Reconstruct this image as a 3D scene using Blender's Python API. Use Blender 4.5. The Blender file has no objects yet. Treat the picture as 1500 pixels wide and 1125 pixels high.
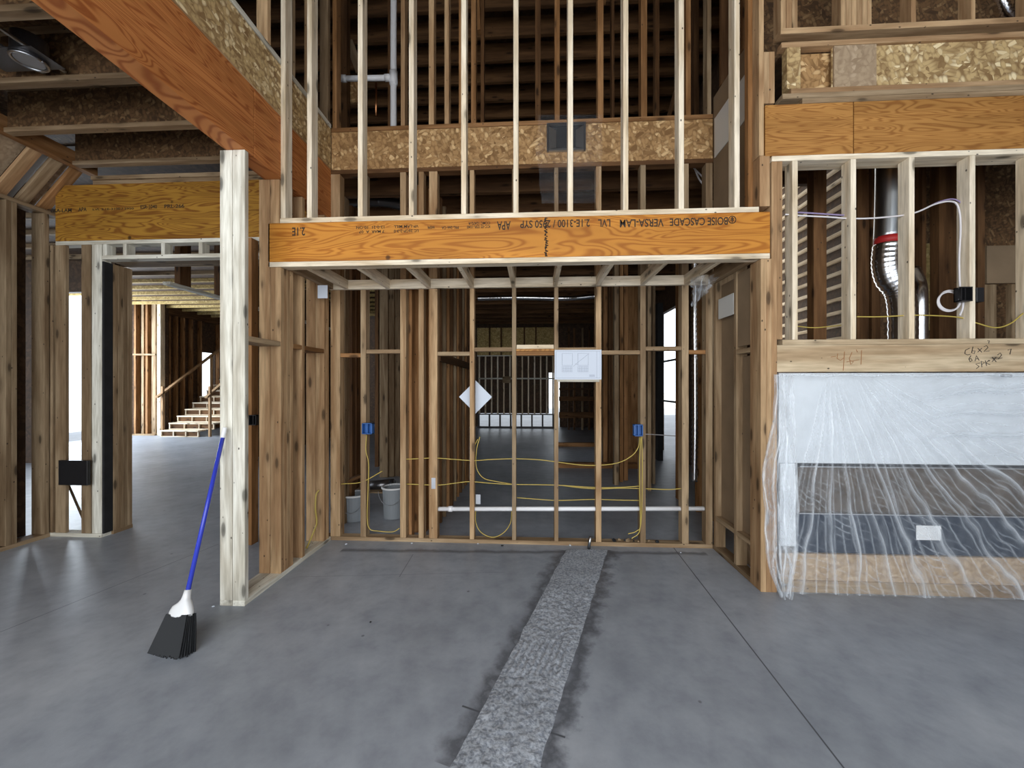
import bpy, bmesh, math, random
from mathutils import Vector, Quaternion, Matrix
random.seed(7)
R = random.Random(11)
COL = bpy.context.scene.collection
CAMZ = 1.52
TH = math.atan(30/560.0)
CS, SN = math.cos(TH), math.sin(TH)
# the camera's own calibration, used to turn measured places in the photo into metres
def XF(px, Y):
    a = px-750.0
    return (a*CS-560*SN)/(560*CS+a*SN)*Y
def ZF(py, px, Y):
    a = px-750.0
    return CAMZ+(565-py)*Y/(560*CS+a*SN)
def PT(px, py, Y): return (XF(px, Y), Y, ZF(py, px, Y))
def FLP(px, py):
    a = px-750.0
    Y = CAMZ*(560*CS+a*SN)/(py-565.0)
    return XF(px, Y), Y
ORD = ['first','second','third','fourth','fifth','sixth','seventh','eighth','ninth','tenth','eleventh','twelfth','thirteenth','fourteenth','fifteenth','sixteenth','seventeenth','eighteenth','nineteenth','twentieth','twenty-first','twenty-second','twenty-third','twenty-fourth','twenty-fifth','twenty-sixth','twenty-seventh','twenty-eighth','twenty-ninth','thirtieth']
# ------------------------------------------------------------------ materials
def newmat(name):
    m = bpy.data.materials.new(name); m.use_nodes = True
    nt = m.node_tree; nt.nodes.clear()
    out = nt.nodes.new('ShaderNodeOutputMaterial')
    b = nt.nodes.new('ShaderNodeBsdfPrincipled')
    nt.links.new(b.outputs[0], out.inputs[0])
    return m, nt, b
def N(nt, t, **kw):
    n = nt.nodes.new(t)
    for k, v in kw.items():
        if k.startswith('i_'):
            n.inputs[k[2:].replace('_', ' ')].default_value = v
        else: setattr(n, k, v)
    return n
def ramp(nt, fac, stops):
    r = nt.nodes.new('ShaderNodeValToRGB')
    while len(r.color_ramp.elements) < len(stops): r.color_ramp.elements.new(0.5)
    for e, (p, c) in zip(r.color_ramp.elements, stops):
        e.position = p; e.color = (c[0], c[1], c[2], 1)
    nt.links.new(fac, r.inputs[0]); return r
def mixc(nt, fac, a, b, mode='MIX'):
    m = nt.nodes.new('ShaderNodeMix'); m.data_type = 'RGBA'; m.blend_type = mode
    def put(sock, v):
        if isinstance(v, (tuple, list)): sock.default_value = (v[0], v[1], v[2], 1)
        elif isinstance(v, (int, float)): sock.default_value = v
        else: nt.links.new(v, sock)
    put(m.inputs[0], fac); put(m.inputs[6], a); put(m.inputs[7], b)
    return m.outputs[2]
def math_(nt, op, a, b=None, clamp=False):
    m = nt.nodes.new('ShaderNodeMath'); m.operation = op; m.use_clamp = clamp
    for i, v in enumerate((a, b)):
        if v is None: continue
        if isinstance(v, (int, float)): m.inputs[i].default_value = v
        else: nt.links.new(v, m.inputs[i])
    return m.outputs[0]
def local_coords(nt, scale):
    tc = nt.nodes.new('ShaderNodeTexCoord'); oi = nt.nodes.new('ShaderNodeObjectInfo')
    sc = N(nt, 'ShaderNodeVectorMath', operation='SCALE')
    sc.inputs[0].default_value = (37.3, 21.7, 53.1); nt.links.new(oi.outputs['Random'], sc.inputs['Scale'])
    ad = N(nt, 'ShaderNodeVectorMath', operation='ADD')
    nt.links.new(tc.outputs['Object'], ad.inputs[0]); nt.links.new(sc.outputs[0], ad.inputs[1])
    mp = N(nt, 'ShaderNodeMapping'); mp.inputs['Scale'].default_value = scale
    nt.links.new(ad.outputs[0], mp.inputs[0])
    return mp.outputs[0], ad.outputs[0], oi
def wood(name, light, dark, rough=.75, rings=9.0, dist=2.2, contrast=.55, knots=True, vary=.22):
    """sawn softwood, grain along the board's own length (local Z)"""
    m, nt, b = newmat(name)
    v, raw, oi = local_coords(nt, (1, 1, .09))
    ns = N(nt, 'ShaderNodeTexNoise'); ns.inputs['Scale'].default_value = 7; ns.inputs['Detail'].default_value = 2
    nt.links.new(v, ns.inputs['Vector'])
    wv = math_(nt, 'MULTIPLY', ns.outputs[0], dist*rings)
    wv = math_(nt, 'SINE', wv)
    wv = math_(nt, 'MULTIPLY_ADD', wv, .5); nt.nodes[-1].inputs[2].default_value = .5
    fine = N(nt, 'ShaderNodeTexNoise'); fine.inputs['Scale'].default_value = 60; fine.inputs['Detail'].default_value = 3
    nt.links.new(v, fine.inputs['Vector'])
    c = ramp(nt, wv, [(0.0, dark), (contrast, tuple((a+d)/2 for a, d in zip(light, dark))), (1.0, light)]).outputs[0]
    f2 = ramp(nt, fine.outputs[0], [(.3, (.72, .70, .66)), (.65, (1.08, 1.08, 1.08))]).outputs[0]
    c = mixc(nt, .8, c, f2, 'MULTIPLY')
    if knots:
        mp = N(nt, 'ShaderNodeMapping'); mp.inputs['Scale'].default_value = (7, 7, 2.2); nt.links.new(raw, mp.inputs[0])
        vo = N(nt, 'ShaderNodeTexVoronoi'); vo.inputs['Scale'].default_value = 1.3; nt.links.new(mp.outputs[0], vo.inputs['Vector'])
        k = ramp(nt, vo.outputs['Distance'], [(.0, (1, 1, 1)), (.12, (.8, .8, .8)), (.17, (.25, .25, .25)), (.3, (0, 0, 0))]).outputs[0]
        c = mixc(nt, k, c, tuple(x*.22 for x in dark))
        mp2 = N(nt, 'ShaderNodeMapping'); mp2.inputs['Scale'].default_value = (14, 14, 9); nt.links.new(raw, mp2.inputs[0])
        v2 = N(nt, 'ShaderNodeTexVoronoi'); v2.inputs['Scale'].default_value = 1.0; nt.links.new(mp2.outputs[0], v2.inputs['Vector'])
        k2 = ramp(nt, v2.outputs['Distance'], [(.0, (1, 1, 1)), (.06, (.8, .8, .8)), (.09, (0, 0, 0))]).outputs[0]
        c = mixc(nt, k2, c, (.03, .02, .015))
    mul = math_(nt, 'MULTIPLY_ADD', oi.outputs['Random'], vary*2); nt.nodes[-1].inputs[2].default_value = 1-vary
    cc = N(nt, 'ShaderNodeCombineColor')
    for i in range(3): nt.links.new(mul, cc.inputs[i])
    c = mixc(nt, 1.0, c, cc.outputs[0], 'MULTIPLY')
    nt.links.new(c, b.inputs['Base Color']); b.inputs['Roughness'].default_value = rough
    b.inputs['Specular IOR Level'].default_value = .25
    bp = N(nt, 'ShaderNodeBump'); bp.inputs['Strength'].default_value = .25; bp.inputs['Distance'].default_value = .002
    nt.links.new(fine.outputs[0], bp.inputs['Height']); nt.links.new(bp.outputs[0], b.inputs['Normal'])
    return m
def lvl(name, light, dark, scale=(1, 2.2, .33), freq=110):
    """laminated veneer: rotary-peeled cathedral figure along the length"""
    m, nt, b = newmat(name)
    v, raw, oi = local_coords(nt, scale)
    ns = N(nt, 'ShaderNodeTexNoise'); ns.inputs['Scale'].default_value = 2.6; ns.inputs['Detail'].default_value = 2.2; ns.inputs['Roughness'].default_value = .45
    ns.inputs['Distortion'].default_value = .9
    nt.links.new(v, ns.inputs['Vector'])
    wv = math_(nt, 'SINE', math_(nt, 'MULTIPLY', ns.outputs[0], freq))
    wv = math_(nt, 'MULTIPLY_ADD', wv, .5); nt.nodes[-1].inputs[2].default_value = .5
    mid = tuple(l*.72+d*.28 for l, d in zip(light, dark))
    c = ramp(nt, wv, [(0, dark), (.38, mid), (.75, light)]).outputs[0]
    n2 = N(nt, 'ShaderNodeTexNoise'); n2.inputs['Scale'].default_value = 3; nt.links.new(v, n2.inputs['Vector'])
    c = mixc(nt, 1.0, c, ramp(nt, n2.outputs[0], [(.3, (.8, .78, .74)), (.7, (1.1, 1.1, 1.1))]).outputs[0], 'MULTIPLY')
    vo = N(nt, 'ShaderNodeTexVoronoi'); vo.inputs['Scale'].default_value = 3.1; nt.links.new(raw, vo.inputs['Vector'])
    k = ramp(nt, vo.outputs['Distance'], [(0, (1, 1, 1)), (.05, (.7, .7, .7)), (.075, (0, 0, 0))]).outputs[0]
    c = mixc(nt, k, c, tuple(x*.12 for x in dark))
    nt.links.new(c, b.inputs['Base Color']); b.inputs['Roughness'].default_value = .6
    b.inputs['Specular IOR Level'].default_value = .3
    return m
def osb(name, c1, c2, c3, sc=1.0):
    m, nt, b = newmat(name)
    v, raw, oi = local_coords(nt, (1, 1, 1))
    cols = None
    wn = N(nt, 'ShaderNodeTexNoise'); wn.inputs['Scale'].default_value = 14*sc; nt.links.new(v, wn.inputs['Vector'])
    for i, rot in enumerate((.22, -.5, 1.25)):
        mp = N(nt, 'ShaderNodeMapping', vector_type='TEXTURE'); mp.inputs['Rotation'].default_value = (rot*.5, rot, 0); mp.inputs['Scale'].default_value = (1/(60*sc), 1/(60*sc), 1/(6.5*sc))
        nt.links.new(raw, mp.inputs[0])
        vo = N(nt, 'ShaderNodeTexVoronoi'); vo.inputs['Scale'].default_value = 1.0; nt.links.new(mp.outputs[0], vo.inputs['Vector'])
        sp = N(nt, 'ShaderNodeSeparateColor'); nt.links.new(vo.outputs['Color'], sp.inputs[0])
        rr = ramp(nt, sp.outputs[0], [(0, c1), (.3, c2), (.7, c2), (.95, c3)]).outputs[0]
        rr = mixc(nt, ramp(nt, vo.outputs['Distance'], [(.4, (0, 0, 0)), (.85, (.9, .9, .9))]).outputs[0], rr, c1)
        if cols is None: cols = rr
        else:
            cols = mixc(nt, math_(nt, 'GREATER_THAN', sp.outputs[1], .5), cols, rr)
    nt.links.new(cols, b.inputs['Base Color']); b.inputs['Roughness'].default_value = .7
    return m
def flat(name, c, rough=.5, metal=0, spec=.5, noise=0, nscale=8):
    m, nt, b = newmat(name)
    if noise:
        v, raw, oi = local_coords(nt, (1, 1, 1))
        ns = N(nt, 'ShaderNodeTexNoise'); ns.inputs['Scale'].default_value = nscale; ns.inputs['Detail'].default_value = 4; nt.links.new(v, ns.inputs['Vector'])
        cc = ramp(nt, ns.outputs[0], [(.3, tuple(x*(1-noise) for x in c)), (.7, tuple(min(1, x*(1+noise)) for x in c))]).outputs[0]
        nt.links.new(cc, b.inputs['Base Color'])
    else: b.inputs['Base Color'].default_value = (*c, 1)
    b.inputs['Roughness'].default_value = rough; b.inputs['Metallic'].default_value = metal
    b.inputs['Specular IOR Level'].default_value = spec
    return m
M = {}
M['pale'] = wood('pale_spruce', (.90, .80, .64), (.70, .57, .40), contrast=.4, vary=.10)
M['grey'] = wood('weathered_pale_pine', (.80, .79, .71), (.54, .51, .43), contrast=.4, vary=.08)
M['tan'] = wood('tan_fir', (.54, .365, .205), (.36, .215, .11), vary=.12)
M['warm'] = wood('warm_fir', (.38, .20, .085), (.23, .11, .04), vary=.2)  # lowered a little, part of the background shade is in this colour
M['dull'] = wood('dull_pine', (.36, .265, .165), (.225, .15, .085), vary=.2)
M['tan_shaded'] = wood('tan_fir_shaded', (.46, .315, .18), (.30, .18, .09), vary=.14)  # shaded copy of tan for the alcove back wall
M['dark'] = wood('shaded_fir', (.17, .085, .035), (.095, .045, .018), vary=.25)  # background shade is put into this wood colour
M['header'] = wood('pale_header_pine', (.62, .50, .34), (.42, .30, .18), rings=7, vary=.04)
M['lvl'] = lvl('orange_veneer_lumber', (.56, .235, .034), (.38, .13, .014), (2.0, 2.6, .34), 105)
M['lvl_brown'] = lvl('red_brown_veneer_lumber', (.55, .215, .065), (.34, .10, .026), (1, 2.6, .26), 150)
M['lvl_edge'] = M['lvl_brown']
M['lvl_gold'] = lvl('golden_veneer_lumber', (.46, .225, .062), (.30, .125, .03), (3.0, 2, .38), 130)
M['lvl_dim'] = lvl('deep_golden_veneer_lumber', (.40, .205, .030), (.22, .085, .012), (2.4, 2, .36), 115)
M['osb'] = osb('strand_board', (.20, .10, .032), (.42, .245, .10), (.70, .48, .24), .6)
M['osb_lit'] = osb('lit_strand_board', (.24, .14, .055), (.56, .40, .19), (.88, .73, .45), .6)  # brighter strand board copy with front light in its colour
M['osb_dark'] = osb('shaded_strand_board', (.06, .03, .012), (.16, .085, .035), (.27, .165, .075), .7)  # darker strand board copy, interior shade in its colour
M['osb_shell'] = osb('shaded_sheathing', (.045, .022, .009), (.08, .04, .017), (.11, .058, .026), .35)  # sheathing darkened, shade of the deep interior put into its colour
M['yellow_osb'] = osb('yellow_sheathing', (.34, .23, .07), (.58, .42, .16), (.7, .55, .25), .5)  # yellowish light on the far band is put into this colour
M['steel'] = flat('galvanised_steel', (.42, .44, .46), .28, 1.0)
M['foil'] = flat('crinkled_foil', (.75, .75, .77), .22, 1.0)
M['black'] = flat('black_plastic', (.012, .012, .014), .4)
M['felt'] = flat('black_membrane', (.012, .012, .013), .8, noise=.4)
M['white_plastic'] = flat('white_plastic', (.80, .82, .84), .35)
M['pvc'] = flat('white_pvc', (.82, .83, .86), .3)
M['blue_plastic'] = flat('blue_box_plastic', (.02, .11, .36), .4)
M['blue_metal'] = flat('blue_enamelled_tube', (.035, .055, .50), .25)
M['bristle'] = flat('black_bristle', (.010, .012, .015), .7)
M['paper'] = flat('white_paper', (.62, .68, .78), .8)
M['ink'] = flat('grey_ink', (.17, .21, .30), .8)
M['stamp'] = flat('black_stamp_ink', (.035, .022, .012), .8)
M['pencil'] = flat('brown_crayon', (.33, .16, .07), .9)
M['yellow_cable'] = flat('yellow_cable_jacket', (.50, .38, .085), .45)
M['white_cable'] = flat('white_cable_jacket', (.75, .72, .74), .4)
M['purple_cable'] = flat('purple_cable_jacket', (.30, .24, .42), .4)
M['red_tape'] = flat('red_tape', (.45, .02, .02), .5)
M['fire_white'] = flat('white_metal_facing', (.66, .71, .76), .45, noise=.06)
M['navy'] = flat('dark_navy_panel', (.022, .032, .055), .35)
M['chrome'] = flat('pale_metal_strip', (.75, .77, .8), .25, .8)
M['firebox'] = flat('brown_grey_glass', (.105, .085, .07), .15, noise=.3)
M['platform'] = osb('tan_board', (.30, .21, .13), (.42, .31, .20), (.5, .38, .26), .6)
M['copper'] = flat('copper_pipe', (.6, .27, .12), .3, 1)
M['metal_plate'] = flat('grey_nail_plate', (.42, .44, .48), .4, .9)
M['bucket'] = flat('grey_white_bucket', (.27, .30, .33), .5)
M['brown_board'] = flat('smooth_brown_board', (.235, .165, .10), .7, noise=.18, nscale=3)
M['ground'] = flat('pale_outdoor_ground', (.70, .69, .66), .9, noise=.2, nscale=2)
M['foam'] = flat('white_foam_panel', (.62, .62, .60), .6)
M['dark_duct'] = flat('dark_foil_duct', (.16, .16, .17), .3, .9)
def plastic_mat(name, base, gain, bump=.35, scale=9):
    m, nt, b = newmat(name)
    b.inputs['Base Color'].default_value = (.82, .89, .97, 1); b.inputs['Roughness'].default_value = .2
    b.inputs['Specular IOR Level'].default_value = 1.0
    tc = N(nt, 'ShaderNodeTexCoord'); at = N(nt, 'ShaderNodeAttribute', attribute_name='gather')
    mp = N(nt, 'ShaderNodeMapping'); mp.inputs['Scale'].default_value = (1, 1, .5); nt.links.new(tc.outputs['Object'], mp.inputs[0])
    ns = N(nt, 'ShaderNodeTexNoise'); ns.inputs['Scale'].default_value = scale*2; ns.inputs['Detail'].default_value = 5; ns.inputs['Distortion'].default_value = 1.0
    nt.links.new(mp.outputs[0], ns.inputs['Vector'])
    bp = N(nt, 'ShaderNodeBump'); bp.inputs['Strength'].default_value = bump; bp.inputs['Distance'].default_value = .012
    nt.links.new(ns.outputs[0], bp.inputs['Height']); nt.links.new(bp.outputs[0], b.inputs['Normal'])
    nz = math_(nt, 'MULTIPLY', ns.outputs[0], base*2)
    al = math_(nt, 'ADD', nz, math_(nt, 'MULTIPLY', at.outputs['Fac'], gain), True)
    nt.links.new(al, b.inputs['Alpha'])
    return m
M['sheet'] = plastic_mat('clear_plastic_sheeting', .085, .62)
M['sheet_thick'] = plastic_mat('bunched_plastic_sheeting', .22, .42, .9, 14)
M['film'] = plastic_mat('thin_clear_film', .035, .25, .8, 14)
def floor_mat():
    m, nt, b = newmat('poured_concrete')
    tc = N(nt, 'ShaderNodeTexCoord'); P = tc.outputs['Object']
    n1 = N(nt, 'ShaderNodeTexNoise'); n1.inputs['Scale'].default_value = .9; n1.inputs['Detail'].default_value = 7; n1.inputs['Roughness'].default_value = .65; nt.links.new(P, n1.inputs['Vector'])
    n2 = N(nt, 'ShaderNodeTexNoise'); n2.inputs['Scale'].default_value = 7; n2.inputs['Detail'].default_value = 9; n2.inputs['Roughness'].default_value = .62; nt.links.new(P, n2.inputs['Vector'])
    c = ramp(nt, n1.outputs[0], [(.28, (.235, .262, .305)), (.5, (.315, .348, .402)), (.74, (.42, .452, .505))]).outputs[0]
    c = mixc(nt, .55, c, ramp(nt, n2.outputs[0], [(.3, (.66, .66, .69)), (.5, (.97, .97, .97)), (.72, (1.22, 1.21, 1.18))]).outputs[0], 'MULTIPLY')
    # small pits and pale scuffs
    vo = N(nt, 'ShaderNodeTexVoronoi'); vo.inputs['Scale'].default_value = 3.3; nt.links.new(P, vo.inputs['Vector'])
    c = mixc(nt, ramp(nt, vo.outputs['Distance'], [(0, (.8, .8, .8)), (.025, (.6, .6, .6)), (.04, (0, 0, 0))]).outputs[0], c, (.07, .075, .085))
    sp = N(nt, 'ShaderNodeSeparateXYZ'); nt.links.new(P, sp.inputs[0])
    def line(p, q, w, col, jitter=0.0, soft=1.3, strength=1.0, seg=True):
        nonlocal c
        dx, dy = q[0]-p[0], q[1]-p[1]; L = math.hypot(dx, dy); nx, ny = -dy/L, dx/L
        a = math_(nt, 'MULTIPLY', sp.outputs[0], nx); bb = math_(nt, 'MULTIPLY', sp.outputs[1], ny)
        d = math_(nt, 'ADD', math_(nt, 'ADD', a, bb), -(p[0]*nx+p[1]*ny))
        if jitter:
            d = math_(nt, 'ADD', d, math_(nt, 'MULTIPLY', math_(nt, 'SUBTRACT', n2.outputs[0], .5), jitter))
        d = math_(nt, 'ABSOLUTE', d)
        f = math_(nt, 'SUBTRACT', 1.0, math_(nt, 'DIVIDE', d, w*soft), True)
        f = math_(nt, 'MULTIPLY', f, strength*soft, True)
        if seg:
            t = math_(nt, 'ADD', math_(nt, 'MULTIPLY', sp.outputs[0], dx/L), math_(nt, 'MULTIPLY', sp.outputs[1], dy/L))
            t0 = p[0]*dx/L+p[1]*dy/L
            f = math_(nt, 'MULTIPLY', f, math_(nt, 'GREATER_THAN', t, t0)); f = math_(nt, 'MULTIPLY', f, math_(nt, 'LESS_THAN', t, t0+L))
        c = mixc(nt, f, c, col)
    dk = (.045, .05, .06)
    line(FLP(985, 800), FLP(1240, 1130), .0045, dk)
    line(FLP(0, 926), FLP(320, 797), .004, (.08, .09, .11), strength=.8)
    line(FLP(605, 812), FLP(585, 845), .004, (.1, .11, .13), strength=.7)
    line(FLP(440, 845), FLP(740, 838), .003, (.13, .14, .17), strength=.5)
    line(FLP(677, 1034), FLP(706, 1044), .006, dk, strength=.9)
    line(FLP(800, 1071), FLP(828, 1080), .006, dk, strength=.9)
    line(FLP(200, 690), FLP(330, 668), .01, (.12, .14, .18), strength=.5)
    # dark mortar smears either side of the patched trench
    line(FLP(826, 806), FLP(662, 1125), .055, (.085, .092, .11), jitter=.34, soft=1.8, strength=.5)
    line(FLP(893, 806), FLP(795, 1125), .055, (.085, .092, .11), jitter=.36, soft=1.8, strength=.5)
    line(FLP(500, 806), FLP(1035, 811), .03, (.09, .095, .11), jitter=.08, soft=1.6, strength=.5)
    nt.links.new(c, b.inputs['Base Color'])
    b.inputs['Roughness'].default_value = .42; b.inputs['Specular IOR Level'].default_value = .45
    bp = N(nt, 'ShaderNodeBump'); bp.inputs['Strength'].default_value = .15; bp.inputs['Distance'].default_value = .004
    nt.links.new(n2.outputs[0], bp.inputs['Height']); nt.links.new(bp.outputs[0], b.inputs['Normal'])
    return m
M['concrete'] = floor_mat()
def rough_concrete():
    m, nt, b = newmat('fresh_rough_concrete')
    tc = N(nt, 'ShaderNodeTexCoord')
    n2 = N(nt, 'ShaderNodeTexNoise'); n2.inputs['Scale'].default_value = 70; n2.inputs['Detail'].default_value = 5; nt.links.new(tc.outputs['Object'], n2.inputs['Vector'])
    n3 = N(nt, 'ShaderNodeTexNoise'); n3.inputs['Scale'].default_value = 3; nt.links.new(tc.outputs['Object'], n3.inputs['Vector'])
    c = ramp(nt, n2.outputs[0], [(.35, (.20, .225, .27)), (.62, (.43, .47, .53))]).outputs[0]
    c = mixc(nt, .5, c, ramp(nt, n3.outputs[0], [(.35, (.8, .8, .8)), (.6, (1.2, 1.2, 1.2))]).outputs[0], 'MULTIPLY')
    nt.links.new(c, b.inputs['Base Color']); b.inputs['Roughness'].default_value = .85
    bp = N(nt, 'ShaderNodeBump'); bp.inputs['Strength'].default_value = .7; bp.inputs['Distance'].default_value = .006
    nt.links.new(n2.outputs[0], bp.inputs['Height']); nt.links.new(bp.outputs[0], b.inputs['Normal'])
    return m
M['patch'] = rough_concrete()
# ------------------------------------------------------------------ object helpers
def tag(o, label=None, cat=None, group=None, kind=None):
    if label: o['label'] = label
    if cat: o['category'] = cat
    if group: o['group'] = group
    if kind: o['kind'] = kind
    return o
def link(name, bm, mat, parent=None, loc=(0, 0, 0), smooth=False):
    me = bpy.data.meshes.new(name); bm.to_mesh(me); bm.free()
    if mat: me.materials.append(M[mat] if isinstance(mat, str) else mat)
    if smooth:
        for p in me.polygons: p.use_smooth = True
    o = bpy.data.objects.new(name, me); COL.objects.link(o); o.location = loc
    if parent is not None:
        o.parent = parent; o.location = Vector(loc)-parent.location
    return o
def empty(name, loc, label, cat, group=None):
    o = bpy.data.objects.new(name, None); COL.objects.link(o); o.location = loc; o.empty_display_size = .1
    return tag(o, label, cat, group)
def boxbm(dx, dy, dz, bev=.0018):
    bm = bmesh.new(); bmesh.ops.create_cube(bm, size=1)
    for v in bm.verts: v.co = Vector((v.co.x*dx, v.co.y*dy, (v.co.z+.5)*dz))
    if bev and min(dx, dy, dz) > bev*3:
        bmesh.ops.bevel(bm, geom=bm.edges[:], offset=bev, segments=1, affect='EDGES')
    return bm
def board(name, x0, x1, y0, y1, z0, z1, mat, label=None, cat='board', group=None, parent=None, kind=None, axis=None, bev=.0018):
    x0, x1 = min(x0, x1), max(x0, x1); y0, y1 = min(y0, y1), max(y0, y1); z0, z1 = min(z0, z1), max(z0, z1)
    dx, dy, dz = x1-x0, y1-y0, z1-z0
    cx, cy, cz = (x0+x1)/2, (y0+y1)/2, (z0+z1)/2
    ax = axis or ('Z' if dz >= dx and dz >= dy else ('X' if dx >= dy else 'Y'))
    if ax == 'Z': bm = boxbm(dx, dy, dz, bev); loc = (cx, cy, z0); rot = (0, 0, 0)
    elif ax == 'X': bm = boxbm(dz, dy, dx, bev); loc = (x0, cy, cz); rot = (0, math.pi/2, 0)
    else: bm = boxbm(dx, dz, dy, bev); loc = (cx, y0, cz); rot = (-math.pi/2, 0, 0)
    o = link(name, bm, mat, parent, loc); o.rotation_euler = rot
    if parent is None and kind != 'structure': tag(o, label, cat, group)
    elif label: o['label'] = label
    if kind: o['kind'] = kind
    return o
def stick(name, p, q, w, d, mat, label=None, cat='board', group=None, parent=None, up=None):
    p, q = Vector(p), Vector(q); v = q-p
    bm = boxbm(w, d, v.length)
    o = link(name, bm, mat, parent, p)
    o.rotation_mode = 'QUATERNION'; o.rotation_quaternion = v.to_track_quat('Z', 'X' if up is None else up)
    if parent is None: tag(o, label, cat, group)
    return o
def catmull(pts, n=8):
    pts = [Vector(p) for p in pts]
    if len(pts) < 3: return pts
    P = [pts[0]*2-pts[1]]+pts+[pts[-1]*2-pts[-2]]; out = []
    for i in range(1, len(P)-2):
        a, b, c, d = P[i-1:i+3]
        for k in range(n):
            t = k/n
            out.append(.5*((2*b)+(c-a)*t+(2*a-5*b+4*c-d)*t*t+(3*b-a-3*c+d)*t*t*t))
    out.append(P[-2]); return out
def tube_into(bm, pts, r, seg=8, radii=None, cap=True):
    prev = None; rings = []
    n = Vector((0, 0, 1))
    for i, p in enumerate(pts):
        t = (pts[min(i+1, len(pts)-1)]-pts[max(i-1, 0)])
        if t.length < 1e-9: t = Vector((0, 0, 1))
        t.normalize()
        if i == 0: n = t.orthogonal().normalized()
        else:
            n = (n-t*n.dot(t)); n = n.normalized() if n.length > 1e-6 else t.orthogonal().normalized()
        bnm = t.cross(n); rr = radii[i] if radii else r
        rings.append([bm.verts.new(p+(n*math.cos(2*math.pi*k/seg)+bnm*math.sin(2*math.pi*k/seg))*rr) for k in range(seg)])
    for a, b in zip(rings, rings[1:]):
        for k in range(seg): bm.faces.new((a[k], a[(k+1) % seg], b[(k+1) % seg], b[k]))
    if cap:
        bm.faces.new(rings[0][::-1]); bm.faces.new(rings[-1])
def tube(name, pts, r, mat, label=None, cat=None, group=None, parent=None, seg=8, smoothpath=True, radii=None):
    P = catmull(pts) if smoothpath else [Vector(p) for p in pts]
    org = P[0].copy(); P = [p-org for p in P]
    bm = bmesh.new(); tube_into(bm, P, r, seg, radii)
    o = link(name, bm, mat, parent, org, smooth=True)
    if parent is None: tag(o, label, cat, group)
    return o
def text(name, s, size, loc, rot, mat, parent, width=None, depth=.0006):
    cu = bpy.data.curves.new(name, 'FONT'); cu.body = s; cu.size = size; cu.extrude = depth; cu.offset = size*.014
    t = bpy.data.objects.new(name, cu); COL.objects.link(t)
    bpy.context.view_layer.update()
    me = bpy.data.meshes.new_from_object(t.evaluated_get(bpy.context.evaluated_depsgraph_get()))
    bpy.data.objects.remove(t); bpy.data.curves.remove(cu)
    xs = [v.co.x for v in me.vertices]
    if width and xs:
        w = max(xs)-min(xs); f = width/w
        for v in me.vertices: v.co.x = (v.co.x-min(xs))*f
    me.materials.clear(); me.materials.append(M[mat]); me.name = name
    o = bpy.data.objects.new(name, me); COL.objects.link(o); o.rotation_euler = rot
    if parent is not None:
        # parents are rotated boards: keep the world placement
        bpy.context.view_layer.update()
        W = Matrix.Translation(Vector(loc)) @ o.rotation_euler.to_matrix().to_4x4()
        o.parent = parent; o.matrix_local = parent.matrix_world.inverted() @ W
    else: o.location = loc
    return o
def strokes(name, lines, mat, parent, y, r=.002):
    bm = bmesh.new()
    for L in lines:
        tube_into(bm, [Vector((x, y, z)) for x, z in L], r, 5)
    me = bpy.data.meshes.new(name); bm.to_mesh(me); bm.free(); me.materials.append(M[mat])
    o = bpy.data.objects.new(name, me); COL.objects.link(o)
    bpy.context.view_layer.update()
    o.parent = parent; o.matrix_local = parent.matrix_world.inverted()
    return o
def struct(name, x0, x1, y0, y1, z0, z1, mat, bev=0):
    return board(name, x0, x1, y0, y1, z0, z1, mat, kind='structure', bev=bev)

# ================================================================== SETTING
bm = bmesh.new(); bmesh.ops.create_grid(bm, x_segments=1, y_segments=1, size=1)
for v in bm.verts: v.co = Vector((-2+v.co.x*13, 10+v.co.y*16, 0))
ret = bmesh.ops.extrude_face_region(bm, geom=bm.faces[:])
for g in ret['geom']:
    if isinstance(g, bmesh.types.BMVert): g.co.z -= .15
bmesh.ops.recalc_face_normals(bm, faces=bm.faces[:])
fl = link('floor', bm, 'concrete'); fl['kind'] = 'structure'
# patched trench, part of the floor
bm = bmesh.new(); nl, nw = 150, 34; grid = []
pl0, pl1, pr0, pr1 = FLP(829, 806), FLP(655, 1135), FLP(890, 806), FLP(787, 1135)
from mathutils import noise as mn
for i in range(nl+1):
    t = i/nl; row = []
    a = Vector((pl0[0]+(pl1[0]-pl0[0])*t, pl0[1]+(pl1[1]-pl0[1])*t, 0)); b_ = Vector((pr0[0]+(pr1[0]-pr0[0])*t, pr0[1]+(pr1[1]-pr0[1])*t, 0))
    for j in range(nw+1):
        s = j/nw; p = a.lerp(b_, s)
        e = min(s, 1-s)
        if j in (0, nw): p.x += mn.noise(Vector((p.y*9, s*7, 1)))*.010
        h = .002+.006*min(1, e*8)+.007*mn.noise(p*38)*min(1, e*8)*(.2 if t < .3 else 1)+.006*mn.noise(Vector((p.x*60, p.y*8, 3)))*min(1, e*8)
        if 0.62 < t < .75: h += .006*math.sin(s*60)*min(1, e*8)
        p.z = max(.001, h); row.append(bm.verts.new(p))
    grid.append(row)
for i in range(nl):
    for j in range(nw): bm.faces.new((grid[i][j], grid[i+1][j], grid[i+1][j+1], grid[i][j+1]))
tp = link('trench_patch', bm, 'patch', fl, smooth=True); tp['label'] = 'rough paler strip of fresh concrete'
gr = struct('ground_outside', -60, 50, 26, 90, -.35, -.2, 'ground'); gr.name = 'ground_outside'
struct('ground_left', -60, -15, -20, 26, -.35, -.2, 'ground')
struct('ground_right', 11, 50, -20, 26, -.35, -.2, 'ground')

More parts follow.
